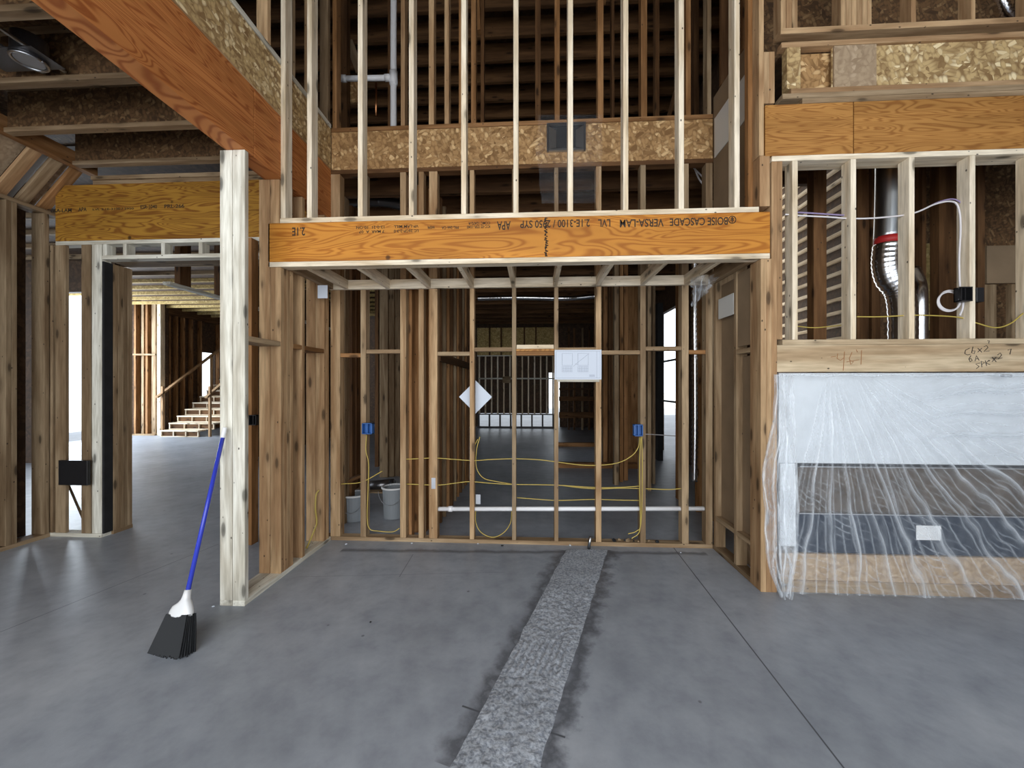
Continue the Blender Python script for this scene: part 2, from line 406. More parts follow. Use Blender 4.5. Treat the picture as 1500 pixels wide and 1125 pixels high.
# shell: roof and outer sheathed walls (rough openings left open)
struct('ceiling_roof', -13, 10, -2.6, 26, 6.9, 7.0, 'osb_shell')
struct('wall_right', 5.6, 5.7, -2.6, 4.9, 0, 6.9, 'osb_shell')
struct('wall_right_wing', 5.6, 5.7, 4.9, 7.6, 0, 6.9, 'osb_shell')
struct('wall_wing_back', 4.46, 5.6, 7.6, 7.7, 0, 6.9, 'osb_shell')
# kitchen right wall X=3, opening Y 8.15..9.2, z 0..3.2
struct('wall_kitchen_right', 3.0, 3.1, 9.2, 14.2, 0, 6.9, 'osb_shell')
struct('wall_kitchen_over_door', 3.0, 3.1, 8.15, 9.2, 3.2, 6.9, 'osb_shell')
struct('wall_kitchen_light_block', 3.0, 3.1, 5.3, 8.15, 0, 6.9, 'osb_shell')  # near end extended to keep wing light out of the kitchen
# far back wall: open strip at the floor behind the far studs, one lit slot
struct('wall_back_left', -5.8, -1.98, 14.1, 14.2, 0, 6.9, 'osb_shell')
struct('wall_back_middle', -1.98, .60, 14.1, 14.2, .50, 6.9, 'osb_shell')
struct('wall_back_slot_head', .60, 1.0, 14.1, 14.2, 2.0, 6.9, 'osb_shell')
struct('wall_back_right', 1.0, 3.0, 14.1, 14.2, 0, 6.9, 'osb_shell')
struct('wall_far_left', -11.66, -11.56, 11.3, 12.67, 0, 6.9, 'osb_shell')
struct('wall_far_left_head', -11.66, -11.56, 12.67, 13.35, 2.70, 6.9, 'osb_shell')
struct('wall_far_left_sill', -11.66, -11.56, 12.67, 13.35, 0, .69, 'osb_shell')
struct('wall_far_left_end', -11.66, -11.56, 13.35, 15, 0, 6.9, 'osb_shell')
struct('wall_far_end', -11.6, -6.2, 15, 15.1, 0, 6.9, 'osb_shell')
struct('wall_hall_light_block', -5.95, -5.85, 7.0, 12.8, 0, 4.0, 'osb_shell')  # added to block stair hall light from the kitchen
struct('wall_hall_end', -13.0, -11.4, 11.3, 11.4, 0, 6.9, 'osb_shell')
struct('wall_left_light_block', -5.25, -5.15, -2.6, 3.62, 0, 6.9, 'osb_shell')  # added to close off side light into the left room
struct('wall_front_light_block', -5.2, 5.6, -2.7, -2.6, 4.5, 6.9, 'osb_shell')  # added behind the camera to keep light off the high rafters
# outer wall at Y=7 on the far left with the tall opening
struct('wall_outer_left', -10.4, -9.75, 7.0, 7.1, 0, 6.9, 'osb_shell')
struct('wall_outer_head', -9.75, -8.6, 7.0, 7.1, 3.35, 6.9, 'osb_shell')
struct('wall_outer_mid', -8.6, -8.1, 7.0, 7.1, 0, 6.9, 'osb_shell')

# ================================================================== HEADER WALL (front face at Y=2.91)
YA = 2.91; XL = -1.98; XR = 1.68; W = .038
LW = (-2.158, -2.070); RW = (-2.066, -1.98)         # the two 2x4 walls that make the thick left side wall
hb = board('header_beam', -2.083, 1.745, YA, YA+.089, 2.497, 2.80, 'lvl',
      'orange laminated header beam over the alcove, stamped with upside-down black lettering', 'beam', bev=.001)
# stamped lettering, upside down
ry = (math.pi/2, math.pi, 0)
def stamp(s, px_left, px_right, py_top, size, name='stamp_text'):
    # upside down: the string starts at its right-hand end
    x0, x1 = XF(px_left, YA), XF(px_right, YA)
    z = ZF(py_top, (px_left+px_right)/2, YA)
    text(name, s, size, (x1, YA-.0012, z), ry, 'stamp', hb, width=x1-x0)
stamp('BOISE CASCADE', 981, 1066, 319.3, 0.079)
stamp('VERSA-LAM', 908, 972, 321.3, 0.082)
stamp('LVL', 876, 894, 321.5, 0.079)
stamp('2.1E-3100 / 2950 SYP', 762, 864, 322.5, 0.079)
stamp('APA', 728, 748, 324.5, 0.092)
stamp('CCMC 12472-R', 686, 718, 325.2, 0.029); stamp('ICC-ES ESR-1040', 684, 718, 330.5, 0.029)
stamp('PRL-266 CA', 647, 672, 331.5, 0.030); stamp('WEPR', 626, 637, 331.0, 0.030)
stamp('VP-LAM MILL', 577, 613, 329.8, 0.030); stamp('LC 26GP-2-3-0', 577, 613, 336.5, 0.030)
stamp('12-0-21  10-ON', 522, 563, 331.2, 0.030); stamp('7 MAR  A  07', 526, 563, 337.5, 0.030)
stamp('2.1E', 428, 447, 333.5, 0.090)
# round emblem at the start of the stamp
cx, cz = XF(1072.5, YA), ZF(322, 1072, YA)
lines = [[(cx+.026*math.cos(a*math.pi/12), cz+.026*math.sin(a*math.pi/12)) for a in range(25)]]
lines += [[(cx, cz-.02), (cx, cz+.02)], [(cx-.013, cz+.004), (cx, cz+.018), (cx+.013, cz+.004)], [(cx-.013, cz-.008), (cx, cz+.006), (cx+.013, cz-.008)]]
strokes('stamp_emblem', lines, 'stamp', hb, YA-.0005, .0034)
sm = []
for k in range(34):
    z = 2.505+k*.0087; x = XF(800, YA)+R.uniform(-.006, .006)
    sm.append([(x-R.uniform(.003, .012), z), (x+R.uniform(.003, .012), z+R.uniform(-.004, .004))])
strokes('tar_smear', sm, 'stamp', hb, YA-.0005, .0042)
board('header_plate', -2.083, 1.745, YA, YA+.089, 2.457, 2.4955, 'pale', 'pale plank nailed flat under the orange alcove header beam', 'board')
board('sill_plate', XF(410, YA), XF(1112, YA), YA, YA+.089, 2.8015, 2.8395, 'pale', 'pale plank lying on top of the orange alcove header beam, carrying the upper studs', 'board')
G = 'pale upper studs standing on the header beam'
for i, px in enumerate([411, 449.5, 524, 598.8, 675.5, 752, 832, 913, 994.5, 1076]):
    x = XF(px, YA); 
    board('wall_stud', x, x+W, YA+.001, YA+.088, 2.84, 5.75, 'pale', '%s tall pale stud from the left above the stamped header beam' % ORD[i], 'stud', G)
# left side wall: two bottom plates, posts, plies, studs
board('bottom_plate', LW[0], LW[1], 2.53, 3.66, 0, W, 'grey', 'left one of two floor plates running back from under the white-grey post', 'board', 'floor plates of the left side wall')
board('bottom_plate', RW[0], RW[1], 2.53, 3.66, 0, W, 'grey', 'right one of two floor plates running back from under the white-grey post', 'board', 'floor plates of the left side wall')
for (a, b), s in ((LW, 'left'), (RW, 'right')):
    board('post', a, b, 2.531, 2.568, W, 3.148, 'grey', '%s half of the bleached white-grey post behind the broom' % s, 'post', 'bleached post halves')
    for k, y in enumerate((YA, YA+.0395, YA+.079, YA+.1185)):
        top = 3.148 if (s == 'left') else (2.455 if k < 3 else 3.148)
        if s == 'right' and k == 3: y0 = YA+.1185
        board('jamb_stud', a, b, y, y+W, W, top, 'tan', '%s tan ply back of the %s stack at the alcove\'s left corner' % (ORD[k], s), 'stud', 'plies of the alcove left corner')
board('jamb_stud', -2.066, XF(409, YA), YA, YA+.089, 2.802, 3.148, 'tan', 'short tan stud between header beam end and red-brown beam above', 'stud')
for k, (y, mt) in enumerate(((3.19, 'tan'), (3.54, 'tan'), (3.585, 'dull'))):
    for (a, b), s in ((LW, 'left'), (RW, 'right')):
        board('wall_stud', a, b, y, y+W, W, 3.148, mt if s == 'left' else 'tan', '%s stud back from the alcove\'s left corner stack, %s one of its pair' % (ORD[k], s), 'stud', 'studs of the alcove left side wall')
for (a, b), s in ((LW, 'left'), (RW, 'right')):
    board('fire_block', a+.001, b-.001, 2.5685, YA-.0005, 1.83, 1.868, 'dull', 'flat block between white-grey post and corner stack, %s one' % s, 'block', 'blocks of the left side wall', axis='Y')
    board('fire_block', a+.001, b-.001, YA+.1575, 3.1895, 1.83, 1.868, 'warm', 'short reddish block just behind the corner stack, %s one' % s, 'block', 'blocks of the left side wall')
    board('fire_block', a+.001, b-.001, 3.2285, 3.5395, 1.83, 1.868, 'warm', 'reddish block between the last studs of the left side wall, %s one' % s, 'block', 'blocks of the left side wall')
# red-brown laminated beam that runs towards the camera
bl = board('floor_beam', -2.118, XL, -.6, 2.618, 3.15, 3.64, 'lvl_brown', 'long red-brown laminated beam running towards the camera at upper left', 'beam', bev=.001)
board('floor_beam', -2.118, XL, 2.627, 3.66, 3.15, 3.64, 'lvl_brown', 'short red-brown laminated beam behind the joint above the white-grey post', 'beam', bev=.001)
for i, (yy, zz) in enumerate(((2.3, 3.3), (1.9, 3.25), (2.72, 3.22), (2.2, 3.5), (2.05, 3.55))):
    pass
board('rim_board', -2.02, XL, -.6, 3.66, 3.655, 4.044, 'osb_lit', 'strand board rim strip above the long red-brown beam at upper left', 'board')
board('rim_plate', -2.118, XL+.001, -.6, 3.66, 3.641, 3.6545, 'tan', 'thin plate between red-brown beam and strand board rim', 'board')
board('floor_plate', -2.06, XL+.004, -.6, 3.66, 4.0515, 4.09, 'grey', 'pale upper floor plate over the strand board rim at upper left', 'board')
for i, y in enumerate((1.95, 2.35, 2.75, 3.05, 3.35, 3.6)):
    board('wall_stud', -2.06, -1.975, y, y+W, 4.091, 5.75, ('tan', 'dull')[i % 2], '%s upper stud going back along the rim at upper left' % ORD[i], 'stud', 'upper studs over the left rim')

# right side of the alcove
KP = [XR, XR+.0385, XR+.077, XR+.1155]
for k, x in enumerate(KP):
    top = 2.455 if k < 2 else 3.17
    if k < 3:
        board('jamb_stud', x, x+W, YA, YA+.14, 0, top, 'tan', '%s tan ply from the left in the corner stack right of the alcove' % ORD[k], 'stud', 'plies of the alcove right corner')
board('jamb_stud', KP[3], KP[3]+W, YA, YA+.09, 1.86, 3.17, 'tan', 'tan trimmer standing on the handwritten header, left end', 'stud')
board('jamb_stud', XF(1106, YA), 1.705, YA+.0895, YA+.14, 2.46, 5.75, 'warm', 'tall reddish stud rising behind the right end of the header beam', 'stud')
board('jamb_stud', XF(1113, YA), 1.745, YA+.001, YA+.088, 2.842, 3.215, 'tan', 'short tan stud over the right end of the stamped header beam', 'stud')
for k in range(3):
    x = 1.665+k*.0385
    board('king_stud', x if k else 1.668, x+W, YA+.002, YA+.088, 3.60 if k else 3.217, 5.75 if k == 0 else 3.98, 'tan', '%s tan stud of the cluster left of the pale strand board rim' % ORD[k], 'stud', 'cluster left of the right rim')
board('bottom_plate', XR, XR+.089, 3.0505, 3.66, 0, W, 'dull', 'floor plate at the foot of the alcove\'s right side wall', 'board')
for k, (y, z1) in enumerate(((3.25, 3.15), (3.605, 3.15))):
    board('wall_stud', XR, XR+.0885, y, y+W, W, z1, 'dull', '%s grey-brown stud back in the alcove right side wall' % ORD[k], 'stud', 'studs of the alcove right side wall')
board('sill_board', XR+.001, XR+.088, 3.0505, 3.2495, .285, .323, 'dull', 'low sill board beside the right corner stack near the floor', 'board')
board('sill_board', XR+.001, XR+.088, 3.2885, 3.6045, .285, .323, 'dull', 'low sill board at the back of the alcove\'s right side wall', 'board')
board('backing_board', XR+.05, XR+.062, 3.0505, 3.2495, .324, 1.76, 'brown_board', 'smooth brown board set in the right side wall above the low sill', 'board', axis='Z')
board('backing_board', XR+.05, XR+.062, 3.2885, 3.6045, .324, 2.44, 'brown_board', 'tall smooth brown board at the back of the right side wall', 'board', axis='Z')
board('backing_board', XR+.01, XR+.022, 3.0505, 3.2495, 1.84, 2.44, 'brown_board', 'smooth plywood piece above the small header in the right side wall', 'board', axis='Z')
board('fire_block', XR+.001, XR+.087, 3.0505, 3.2495, 1.78, 1.818, 'dull', 'small flat header between right corner stack and first side stud', 'block')
board('foam_board', XR+.002, XR+.012, 3.30, 3.56, 2.12, 2.30, 'foam', 'pale blank card high in the alcove\'s right side wall', 'card')
# upper part of right side wall
board('side_board', XR+.002, XR+.02, 3.06, 3.655, 2.47, 4.2, 'brown_board', 'tall brown board facing the upper right side above the alcove', 'board', axis='Z')
board('foam_board', XR-.006, XR+.0015, 3.08, 3.62, 3.62, 3.98, 'foam', 'blank white-grey foam panel high on the upper right side board', 'panel')
for i, y in enumerate((3.15, 3.5)):
    board('wall_stud', XR, XR+.089, y, y+W, 4.21, 5.75, 'dark', '%s dim stud above the brown board at upper right' % ORD[i], 'stud', 'upper right side studs')

# ------------------------------------------------------------------ alcove back wall Y=3.66
YB = 3.66
board('bottom_plate', -1.979, XR-.001, YB, YB+.089, 0, W, 'dull', 'long floor plate across the back of the alcove', 'board')
board('bottom_plate', LW[0], RW[1]-.001, YB+.0005, YB+.089, 0, W, 'dull', 'floor plate end behind the alcove left corner', 'board')
spec = [  # px left, px right of the front face, material
 (484, 498, 'tan_shaded', 'tan corner stud at the left end of the alcove back wall'),
 (528, 536, 'dull', 'stud carrying the left blue outlet box in the alcove back wall'),
 (586, 594.5, 'tan_shaded', 'stud right of the buckets in the alcove back wall'),
 (613, 620.5, 'tan_shaded', 'slim stud left of the stud with the grey nail plate'),
 (628.5, 640.5, 'tan_shaded', 'broad stud bearing the grey nail plate at the white pipe end'),
 (688, 694.5, 'tan_shaded', 'knotty stud in front of the white diamond sheet'),
 (750, 756, 'dull', 'stud left of the glowing small header block, mid alcove back wall'),
 (812, 818, 'dull', 'stud behind the left edge of the pinned drawing'),
 (873, 881, 'tan_shaded', 'stud behind the right edge of the pinned drawing'),
 (938, 946, 'dull', 'stud carrying the right blue outlet box in the alcove back wall'),
 (999, 1009, 'dull', 'stud just left of the crinkled foil tube'),
 (1034, 1044, 'dull', 'grey-brown corner stud at the right end of the alcove back wall')]
backx = []
for a, b, mt, lb in spec:
    x0, x1 = XF(a, YB), XF(b, YB); backx.append((x0, x1))
    board('wall_stud', x0, x1, YB+.001, YB+.0885, W+.0005, 3.60, mt, lb, 'stud', 'studs of the alcove back wall')
# blocks between them
def blk(i, j, z, mt, lb):
    board('fire_block', backx[i][1]+.001, backx[j][0]-.001, YB+.004, YB+.085, z-.019, z+.019, mt, lb, 'block', 'blocks of the alcove back wall')
blk(0, 1, 1.82, 'warm', 'flat block in the alcove back wall from the left corner to the outlet stud')
blk(1, 2, 1.855, 'dull', 'flat block above the buckets in the alcove back wall')
blk(4, 5, 1.83, 'dull', 'flat block just above left of the white diamond sheet')
blk(5, 6, 1.87, 'dull', 'flat block above right of the white diamond sheet')
blk(6, 7, 1.83, 'warm', 'lower flat block beneath the small bright header piece')
blk(7, 8, 1.865, 'dull', 'flat block just above the pinned drawing')
blk(8, 9, 1.835, 'dull', 'flat block right of the pinned drawing')
blk(9, 10, 1.87, 'dull', 'flat block crossing in front of the bright doorway opening')
blk(10, 11, 1.835, 'warm', 'flat block crossing the foil tube bay in the back wall')
board('fire_block', backx[6][1]+.001, backx[7][0]-.001, YB+.004, YB+.085, 1.851, 1.872, 'lvl_gold', 'golden block stacked under the small bright piece', 'block')
board('fire_block', backx[6][1]+.004, backx[7][0]-.004, YB+.002, YB+.085, 1.8735, 1.912, 'pale', 'small bright pale block topmost between two middle studs', 'block')
board('top_plate', -2.15, 1.765, YB, YB+.089, 3.601, 3.639, 'dark', 'brown top plate under the strand board rim behind the upper studs', 'board')
# inner deeper plies seen beside studs 2-3
board('wall_stud', XF(597, 3.75), XF(603, 3.75), YB+.0895, YB+.178, 0, 3.6, 'warm', 'reddish stud just behind the stud right of the buckets', 'stud')
board('backing_board', XF(600, 3.9), XF(613, 3.9), 3.9, 3.94, 0, 3.6, 'warm', 'broad reddish board behind the bay right of the buckets', 'board')
# alcove ceiling frame
board('ceiling_ledger', -1.979, XR-.001, YB-.039, YB-.001, 2.457, 2.546, 'pale', 'ledger board along the top of the alcove back wall', 'board')
xs = [XF(p, YB-.04) for p in (510, 571, 631, 694, 755, 816, 879, 944, 1008)]
for i, x in enumerate(xs):
    board('ceiling_joist', x-W, x, YA+.090, YB-.0395, 2.457, 2.546, 'pale', '%s small ceiling joist from the left over the alcove' % ORD[i], 'joist', 'small joists over the alcove', axis='Y')
board('ceiling_joist', XL+.001, XL+.045, YA+.090, YB-.0395, 2.457, 2.546, 'dull', 'joist against the left side wall over the alcove', 'joist', axis='Y')
board('ceiling_joist', XR-.06, XR-.005, YA+.090, YB-.0395, 2.457, 2.546, 'dull', 'joist against the right side wall over the alcove', 'joist', axis='Y')
# second floor rim and studs
rb = board('rim_board', -1.975, XR, YB, YB+.03, 3.641, 4.01, 'osb', 'wide strand board rim behind the tall pale studs', 'board')
board('floor_plate', -1.975, XR, YB-.004, YB+.089, 4.012, 4.052, 'warm', 'reddish floor plate on top of the wide strand board rim', 'board')
up = [(487, 493, 'warm', 0), (587, 593, 'tan', 0), (628, 635.5, 'tan', 0), (651, 657.5, 'tan', 0), (672, 677, 'warm', 0), (690, 697, 'warm', 0), (812.5, 820, 'warm', 0), (875.5, 884, 'warm', 0), (939, 948, 'warm', 0), (1005, 1012, 'warm', 0), (1036, 1042, 'dull', 0)]
for i, (a, b, mt, dy) in enumerate(up):
    board('wall_stud', XF(a, YB), XF(b, YB), YB+dy, YB+.089+dy, 4.0525, 5.75, mt, '%s brown upper floor stud from the left behind the tall pale studs' % ORD[i], 'stud', 'brown upper floor studs on the rim')
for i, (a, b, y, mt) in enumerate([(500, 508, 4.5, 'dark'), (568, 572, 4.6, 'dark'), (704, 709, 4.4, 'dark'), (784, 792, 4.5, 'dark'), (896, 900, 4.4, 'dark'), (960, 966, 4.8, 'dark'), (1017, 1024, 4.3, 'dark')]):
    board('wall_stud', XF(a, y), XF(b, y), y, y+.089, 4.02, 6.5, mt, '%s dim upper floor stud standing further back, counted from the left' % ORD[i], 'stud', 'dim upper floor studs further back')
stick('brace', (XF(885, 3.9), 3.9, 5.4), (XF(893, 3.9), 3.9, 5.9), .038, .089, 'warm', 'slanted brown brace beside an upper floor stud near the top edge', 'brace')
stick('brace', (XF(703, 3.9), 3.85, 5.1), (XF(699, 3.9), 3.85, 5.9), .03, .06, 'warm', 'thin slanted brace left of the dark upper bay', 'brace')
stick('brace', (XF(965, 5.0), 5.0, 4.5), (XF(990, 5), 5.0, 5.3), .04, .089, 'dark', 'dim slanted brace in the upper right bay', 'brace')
# deck of the upper floor
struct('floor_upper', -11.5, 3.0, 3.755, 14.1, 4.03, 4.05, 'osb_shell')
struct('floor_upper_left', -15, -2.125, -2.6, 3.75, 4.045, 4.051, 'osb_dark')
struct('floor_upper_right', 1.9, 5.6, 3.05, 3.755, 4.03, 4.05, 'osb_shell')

# ------------------------------------------------------------------ fireplace wall, right
board('header_beam', KP[3], 5.0, YA, YA+.04, 1.622, 1.818, 'header', 'pale wide header plank with handwritten marker notes above the plastic sheet', 'beam', bev=.001)
hd = bpy.context.scene.collection.objects[-1]
board('sill_plate', KP[3]+.0385, 5.0, YA+.0, YA+.089, 1.8195, 1.8575, 'header', 'pale sill plate under the studs right of the alcove', 'board')
def marks(strs, mat, r):
    L = []
    for s in strs: L.append([(XF(x, YA), ZF(y, x, YA)) for x, y in s])
    strokes('handwriting', L, mat, hd, YA-.001, r)
marks([[(1420, 510), (1414, 513), (1413, 518), (1417, 520), (1421, 519)],
       [(1425, 508), (1423, 517), (1427, 518), (1428, 514), (1424, 514)],
       [(1432, 510), (1438, 516)], [(1438, 510), (1432, 516)],
       [(1441, 508), (1445, 506), (1447, 509), (1441, 515), (1449, 514)],
       [(1446, 499), (1449, 499), (1448, 503)],
       [(1422, 521), (1419, 526), (1421, 530), (1424, 528), (1422, 525), (1419, 527)],
       [(1428, 529), (1430, 521), (1434, 528)], [(1429, 526), (1433, 525)],
       [(1435, 532), (1429, 533), (1434, 537), (1430, 540)],
       [(1438, 538), (1437, 529), (1442, 531), (1438, 534)],
       [(1445, 536), (1443, 528)], [(1448, 528), (1444, 532), (1450, 534)],
       [(1453, 523), (1459, 530)], [(1459, 523), (1453, 530)],
       [(1461, 520), (1465, 517), (1467, 520), (1462, 526), (1468, 524)],
       [(1476, 513), (1481, 511), (1479, 519)]], 'black', .0022)
marks([[(1227, 518), (1226, 525), (1231, 528), (1236, 524)], [(1237, 515), (1235, 543)],
       [(1248, 516), (1244, 525), (1246, 534), (1250, 530), (1245, 528)], [(1254, 512), (1256, 516)], [(1262, 513), (1261, 534)], [(1217, 523), (1224, 522)], [(1240, 530), (1258, 527)]], 'pencil', .0022)
board('top_plate', KP[2]+.002, 5.0, YA+.0, YA+.14, 3.1715, 3.2095, 'pale', 'pale plate over the row of studs right of the alcove', 'board')
for i, px in enumerate([1161, 1246.5, 1332, 1421, 1510]):
    x = XF(px, YA) if px < 1500 else XF(1421, YA)+.4065
    board('wall_stud', x, x+W, YA+.001, YA+.088, 1.858, 3.171, 'pale', '%s pale short stud from the left on the handwritten header' % ORD[i], 'stud', 'short pale studs on the handwritten header')
board('header_beam', XF(1121, YA), XF(1249.7, YA), YA, YA+.089, 3.2105, 3.585, 'lvl_gold', 'short golden laminated beam piece left of the vertical joint', 'beam', bev=.001)
board('header_beam', XF(1251.2, YA), 5.0, YA, YA+.089, 3.2105, 3.585, 'lvl_gold', 'long golden laminated beam running off at the upper right', 'beam', bev=.001)
board('plate', XF(1175, YA), 5.0, YA-.002, YA+.088, 3.586, 3.624, 'dull', 'grey lower plate on the golden beam at upper right', 'board')
board('plate', XF(1146, YA), 5.0, YA-.004, YA+.088, 3.6245, 3.6625, 'dull', 'grey upper plate on the golden beam at upper right', 'board')
ij = empty('i_joist', (XF(1159, YA), YA+.03, 3.663), 'pale strand board joist with flanges lying over the golden beam', 'joist')
board('bottom_flange', XF(1159, YA), 5.0, YA, YA+.058, 3.663, 3.70, 'tan', parent=ij)
board('top_flange', XF(1145, YA), 5.0, YA, YA+.058, 4.005, 4.043, 'tan', parent=ij)
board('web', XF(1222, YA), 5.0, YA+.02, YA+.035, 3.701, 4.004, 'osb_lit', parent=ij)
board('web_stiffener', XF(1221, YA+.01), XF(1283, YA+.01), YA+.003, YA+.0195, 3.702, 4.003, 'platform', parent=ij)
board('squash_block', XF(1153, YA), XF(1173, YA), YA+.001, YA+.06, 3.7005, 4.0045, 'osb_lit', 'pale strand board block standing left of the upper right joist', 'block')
board('web_board', XF(1175, YA+.05), XF(1220, YA+.05), YA+.066, YA+.08, 3.664, 4.003, 'osb', 'recessed strand board left of the upper right joist', 'board')
board('floor_plate', XF(1143, YA), 5.0, YA-.006, YA+.089, 4.10, 4.141, 'tan', 'floor plate of the upper wall at the top right', 'board')
for i, (a, b) in enumerate([(1144, 1151.5), (1152, 1160), (1160.5, 1168.5), (1232, 1239), (1239.5, 1247), (1247.5, 1255), (1255.5, 1263), (1263.5, 1271), (1271.5, 1277), (1335, 1342), (1423, 1429), (1510, 1517)]):
    board('wall_stud', XF(a, YA), XF(b, YA), YA, YA+.089, 4.142, 5.75, 'tan', '%s stud from the left on the topmost right floor plate' % ORD[i], 'stud', 'studs on the topmost right plate')
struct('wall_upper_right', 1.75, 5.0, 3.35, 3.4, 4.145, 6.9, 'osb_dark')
# fireplace
YF = 2.95
x0 = XF(1141, YF); fp = empty('fireplace', (2.6, YF, 0), 'wide linear fireplace with white metal facing wrapped in clear plastic', 'fireplace')
board('facing_panel', x0, 5.0, YF, YF+.02, .945, 1.615, 'fire_white', parent=fp, axis='X')
board('side_facing', x0, XF(1164, YF), YF-.012, YF+.02, .33, .944, 'fire_white', parent=fp, axis='Z')
board('firebox_back', XF(1165, YF), 5.0, YF+.28, YF+.3, .58, .94, 'firebox', parent=fp, axis='X')
board('firebox_floor', XF(1165, YF), 5.0, YF+.0205, YF+.28, .57, .5795, 'firebox', parent=fp, axis='X')
board('firebox_side', XF(1165, YF), XF(1168, YF), YF+.0205, YF+.28, .58, .94, 'black', parent=fp, axis='Y')
board('glass_panel', XF(1168, YF), 5.0, YF+.006, YF+.012, .585, .915, 'firebox', parent=fp, axis='X')
board('top_rail', XF(1166, YF), 5.0, YF-.006, YF+.018, .917, .944, 'black', parent=fp)
board('top_strip', XF(1170, YF), 5.0, YF-.014, YF-.0065, .917, .926, 'chrome', parent=fp)
board('bottom_strip', XF(1170, YF), 5.0, YF-.014, YF-.0, .57, .58, 'chrome', parent=fp)
board('lower_panel', XF(1164.5, YF), 5.0, YF-.004, YF+.02, .285, .569, 'navy', parent=fp, axis='X')
board('label_sticker', XF(1341, YF), XF(1377, YF), YF-.007, YF-.0045, .395, .50, 'white_plastic', parent=fp, axis='Z')
board('fireplace_platform', XF(1141, YF), 5.0, YF-.02, YF+.5, .0, .282, 'platform', 'low tan box platform under the plastic-wrapped fireplace', 'platform', axis='X')
board('platform_rail', XF(1141, YF), 5.0, YF-.03, YF-.0205, 0, .088, 'dull', 'floor rail along the front of the fireplace platform', 'board')
# clear plastic sheet
def sheet(name, mat, label, nx, ny, f, parent=None, cat='plastic sheet'):
    bm = bmesh.new(); g = []; lay = bm.verts.layers.float.new('gather')
    for j in range(ny+1):
        row = []
        for i in range(nx+1):
            r = f(i/nx, j/ny); co, ga = r if isinstance(r, tuple) else (r, .0)
            v = bm.verts.new(co); v[lay] = ga; row.append(v)
        g.append(row)
    for j in range(ny):
        for i in range(nx): bm.faces.new((g[j][i], g[j][i+1], g[j+1][i+1], g[j+1][i]))
    o = link(name, bm, mat, parent, smooth=True)
    if parent is None: tag(o, label, cat)
    return o
pins = [(XF(1215, 2.9), 1.60, 1.0), (XF(1250, 2.9), 1.60, 1.0)]
def ridge(a, p): return max(0.0, 1-abs(math.sin(a)))**p
def fsheet(u, v):
    x = XF(1141, 2.9)+(5.0-XF(1141, 2.9))*u; z = 1.61-(1.61-.005)*v
    if v > .93: z = max(.004, z+.03*mn.noise(Vector((x*4, 1, 2))))
    y = YF-.045-.012*v; ga = 0.0
    n1 = mn.noise(Vector((x*3.1, z*2.3, 1))); n2 = mn.noise(Vector((x*12, z*5, 5)))
    for (cx_, cz_, fr, lo, hi, st) in ((2.17, 1.72, 25, -.38, .55, 1.0), (2.30, 1.70, 21, .12, 1.22, 1.0)):
        dx, dz = x-cx_, cz_-z; rr = math.hypot(dx, dz); th = math.atan2(dx, dz)
        w_ = max(0, min(1, (th-lo)*5))*max(0, min(1, (hi-th)*5))*min(1, rr*3)
        k = ridge(th*fr+.9*n1+.34*n2, 4.6)*w_*(.45+.55*abs(mn.noise(Vector((th*9, rr*1.2, 3)))*2))
        y -= .014*k*st; ga = max(ga, k)
        k2 = ridge(th*fr*2.7+2+1.3*n1+.8*n2, 5)*w_*.8
        y -= .005*k2; ga = max(ga, .6*k2)
    # swags drooping to the right
    q = z+.10*(x-3.6)**2
    w_ = max(0, min(1, (x-2.65)*2.2))*max(0, min(1, (z-.95)*5))
    k = ridge(q*21+.8*n1, 2.6)*w_; y -= .014*k; ga = max(ga, .75*k)
    k = ridge(q*47+1.8*n1+.8*n2, 5)*w_; y -= .005*k; ga = max(ga, .5*k)
    # fine diagonal crinkles low down and on the right
    w_ = max(0, min(1, (1.0-z)*5))
    k = ridge((x*.6+z*1.1)*52+5*n1+1.2*n2, 5)*w_*max(0, mn.noise(Vector((x*4, z*5, 9)))+.35)
    y -= .004*k; ga = max(ga, .7*k)
    y += .008*mn.noise(Vector((x*7, z*4, 7)))
    return Vector((x, min(y, YF-.03), z)), min(1, ga)
sheet('plastic_sheet', 'sheet', 'clear wrinkled plastic sheet hung over the fireplace', 520, 240, fsheet)
# rolled top hem
hem = [(XF(p, 2.88), 2.878+.003*math.sin(p), ZF(549.5+1.2*math.sin(p*.09), p, 2.88)) for p in range(1138, 1500, 18)]+[(5.0, 2.885, 1.60)]
tube('plastic_hem', hem, .010, 'sheet_thick', 'rolled plastic hem tacked along the bottom edge of the handwritten header', 'plastic sheet')
def fleft(u, v):
    # loose bunched left edge hanging to the floor
    zt = 1.60-1.585*v
    xl = [1134, 1133, 1131, 1127, 1119, 1114, 1121, 1119, 1122, 1130, 1143]; xr = [1160, 1161, 1163, 1164, 1166, 1167, 1168, 1167, 1166, 1160, 1158]
    k = v*10; i = min(9, int(k)); t = k-i
    a = xl[i]*(1-t)+xl[i+1]*t; b = xr[i]*(1-t)+xr[i+1]*t
    px = a+(b-a)*u+1.4*mn.noise(Vector((u*5, v*13, 1)))
    aa = u*11+2.4*mn.noise(Vector((v*2.5, u*1.5, 2)))
    y = 2.80+.022*math.sin(aa)+.02*mn.noise(Vector((u*6, v*9, 5)))
    ga = ridge(aa*1.6, 3)+.5*ridge(u*23+4*mn.noise(Vector((v*3, u*2, 8))), 5)
    return Vector((XF(px, 2.80), min(y, 2.842), max(.006, zt))), min(1, ga)
sheet('plastic_edge', 'sheet_thick', 'bunched torn left edge of the plastic sheet hanging to the floor', 60, 160, fleft)
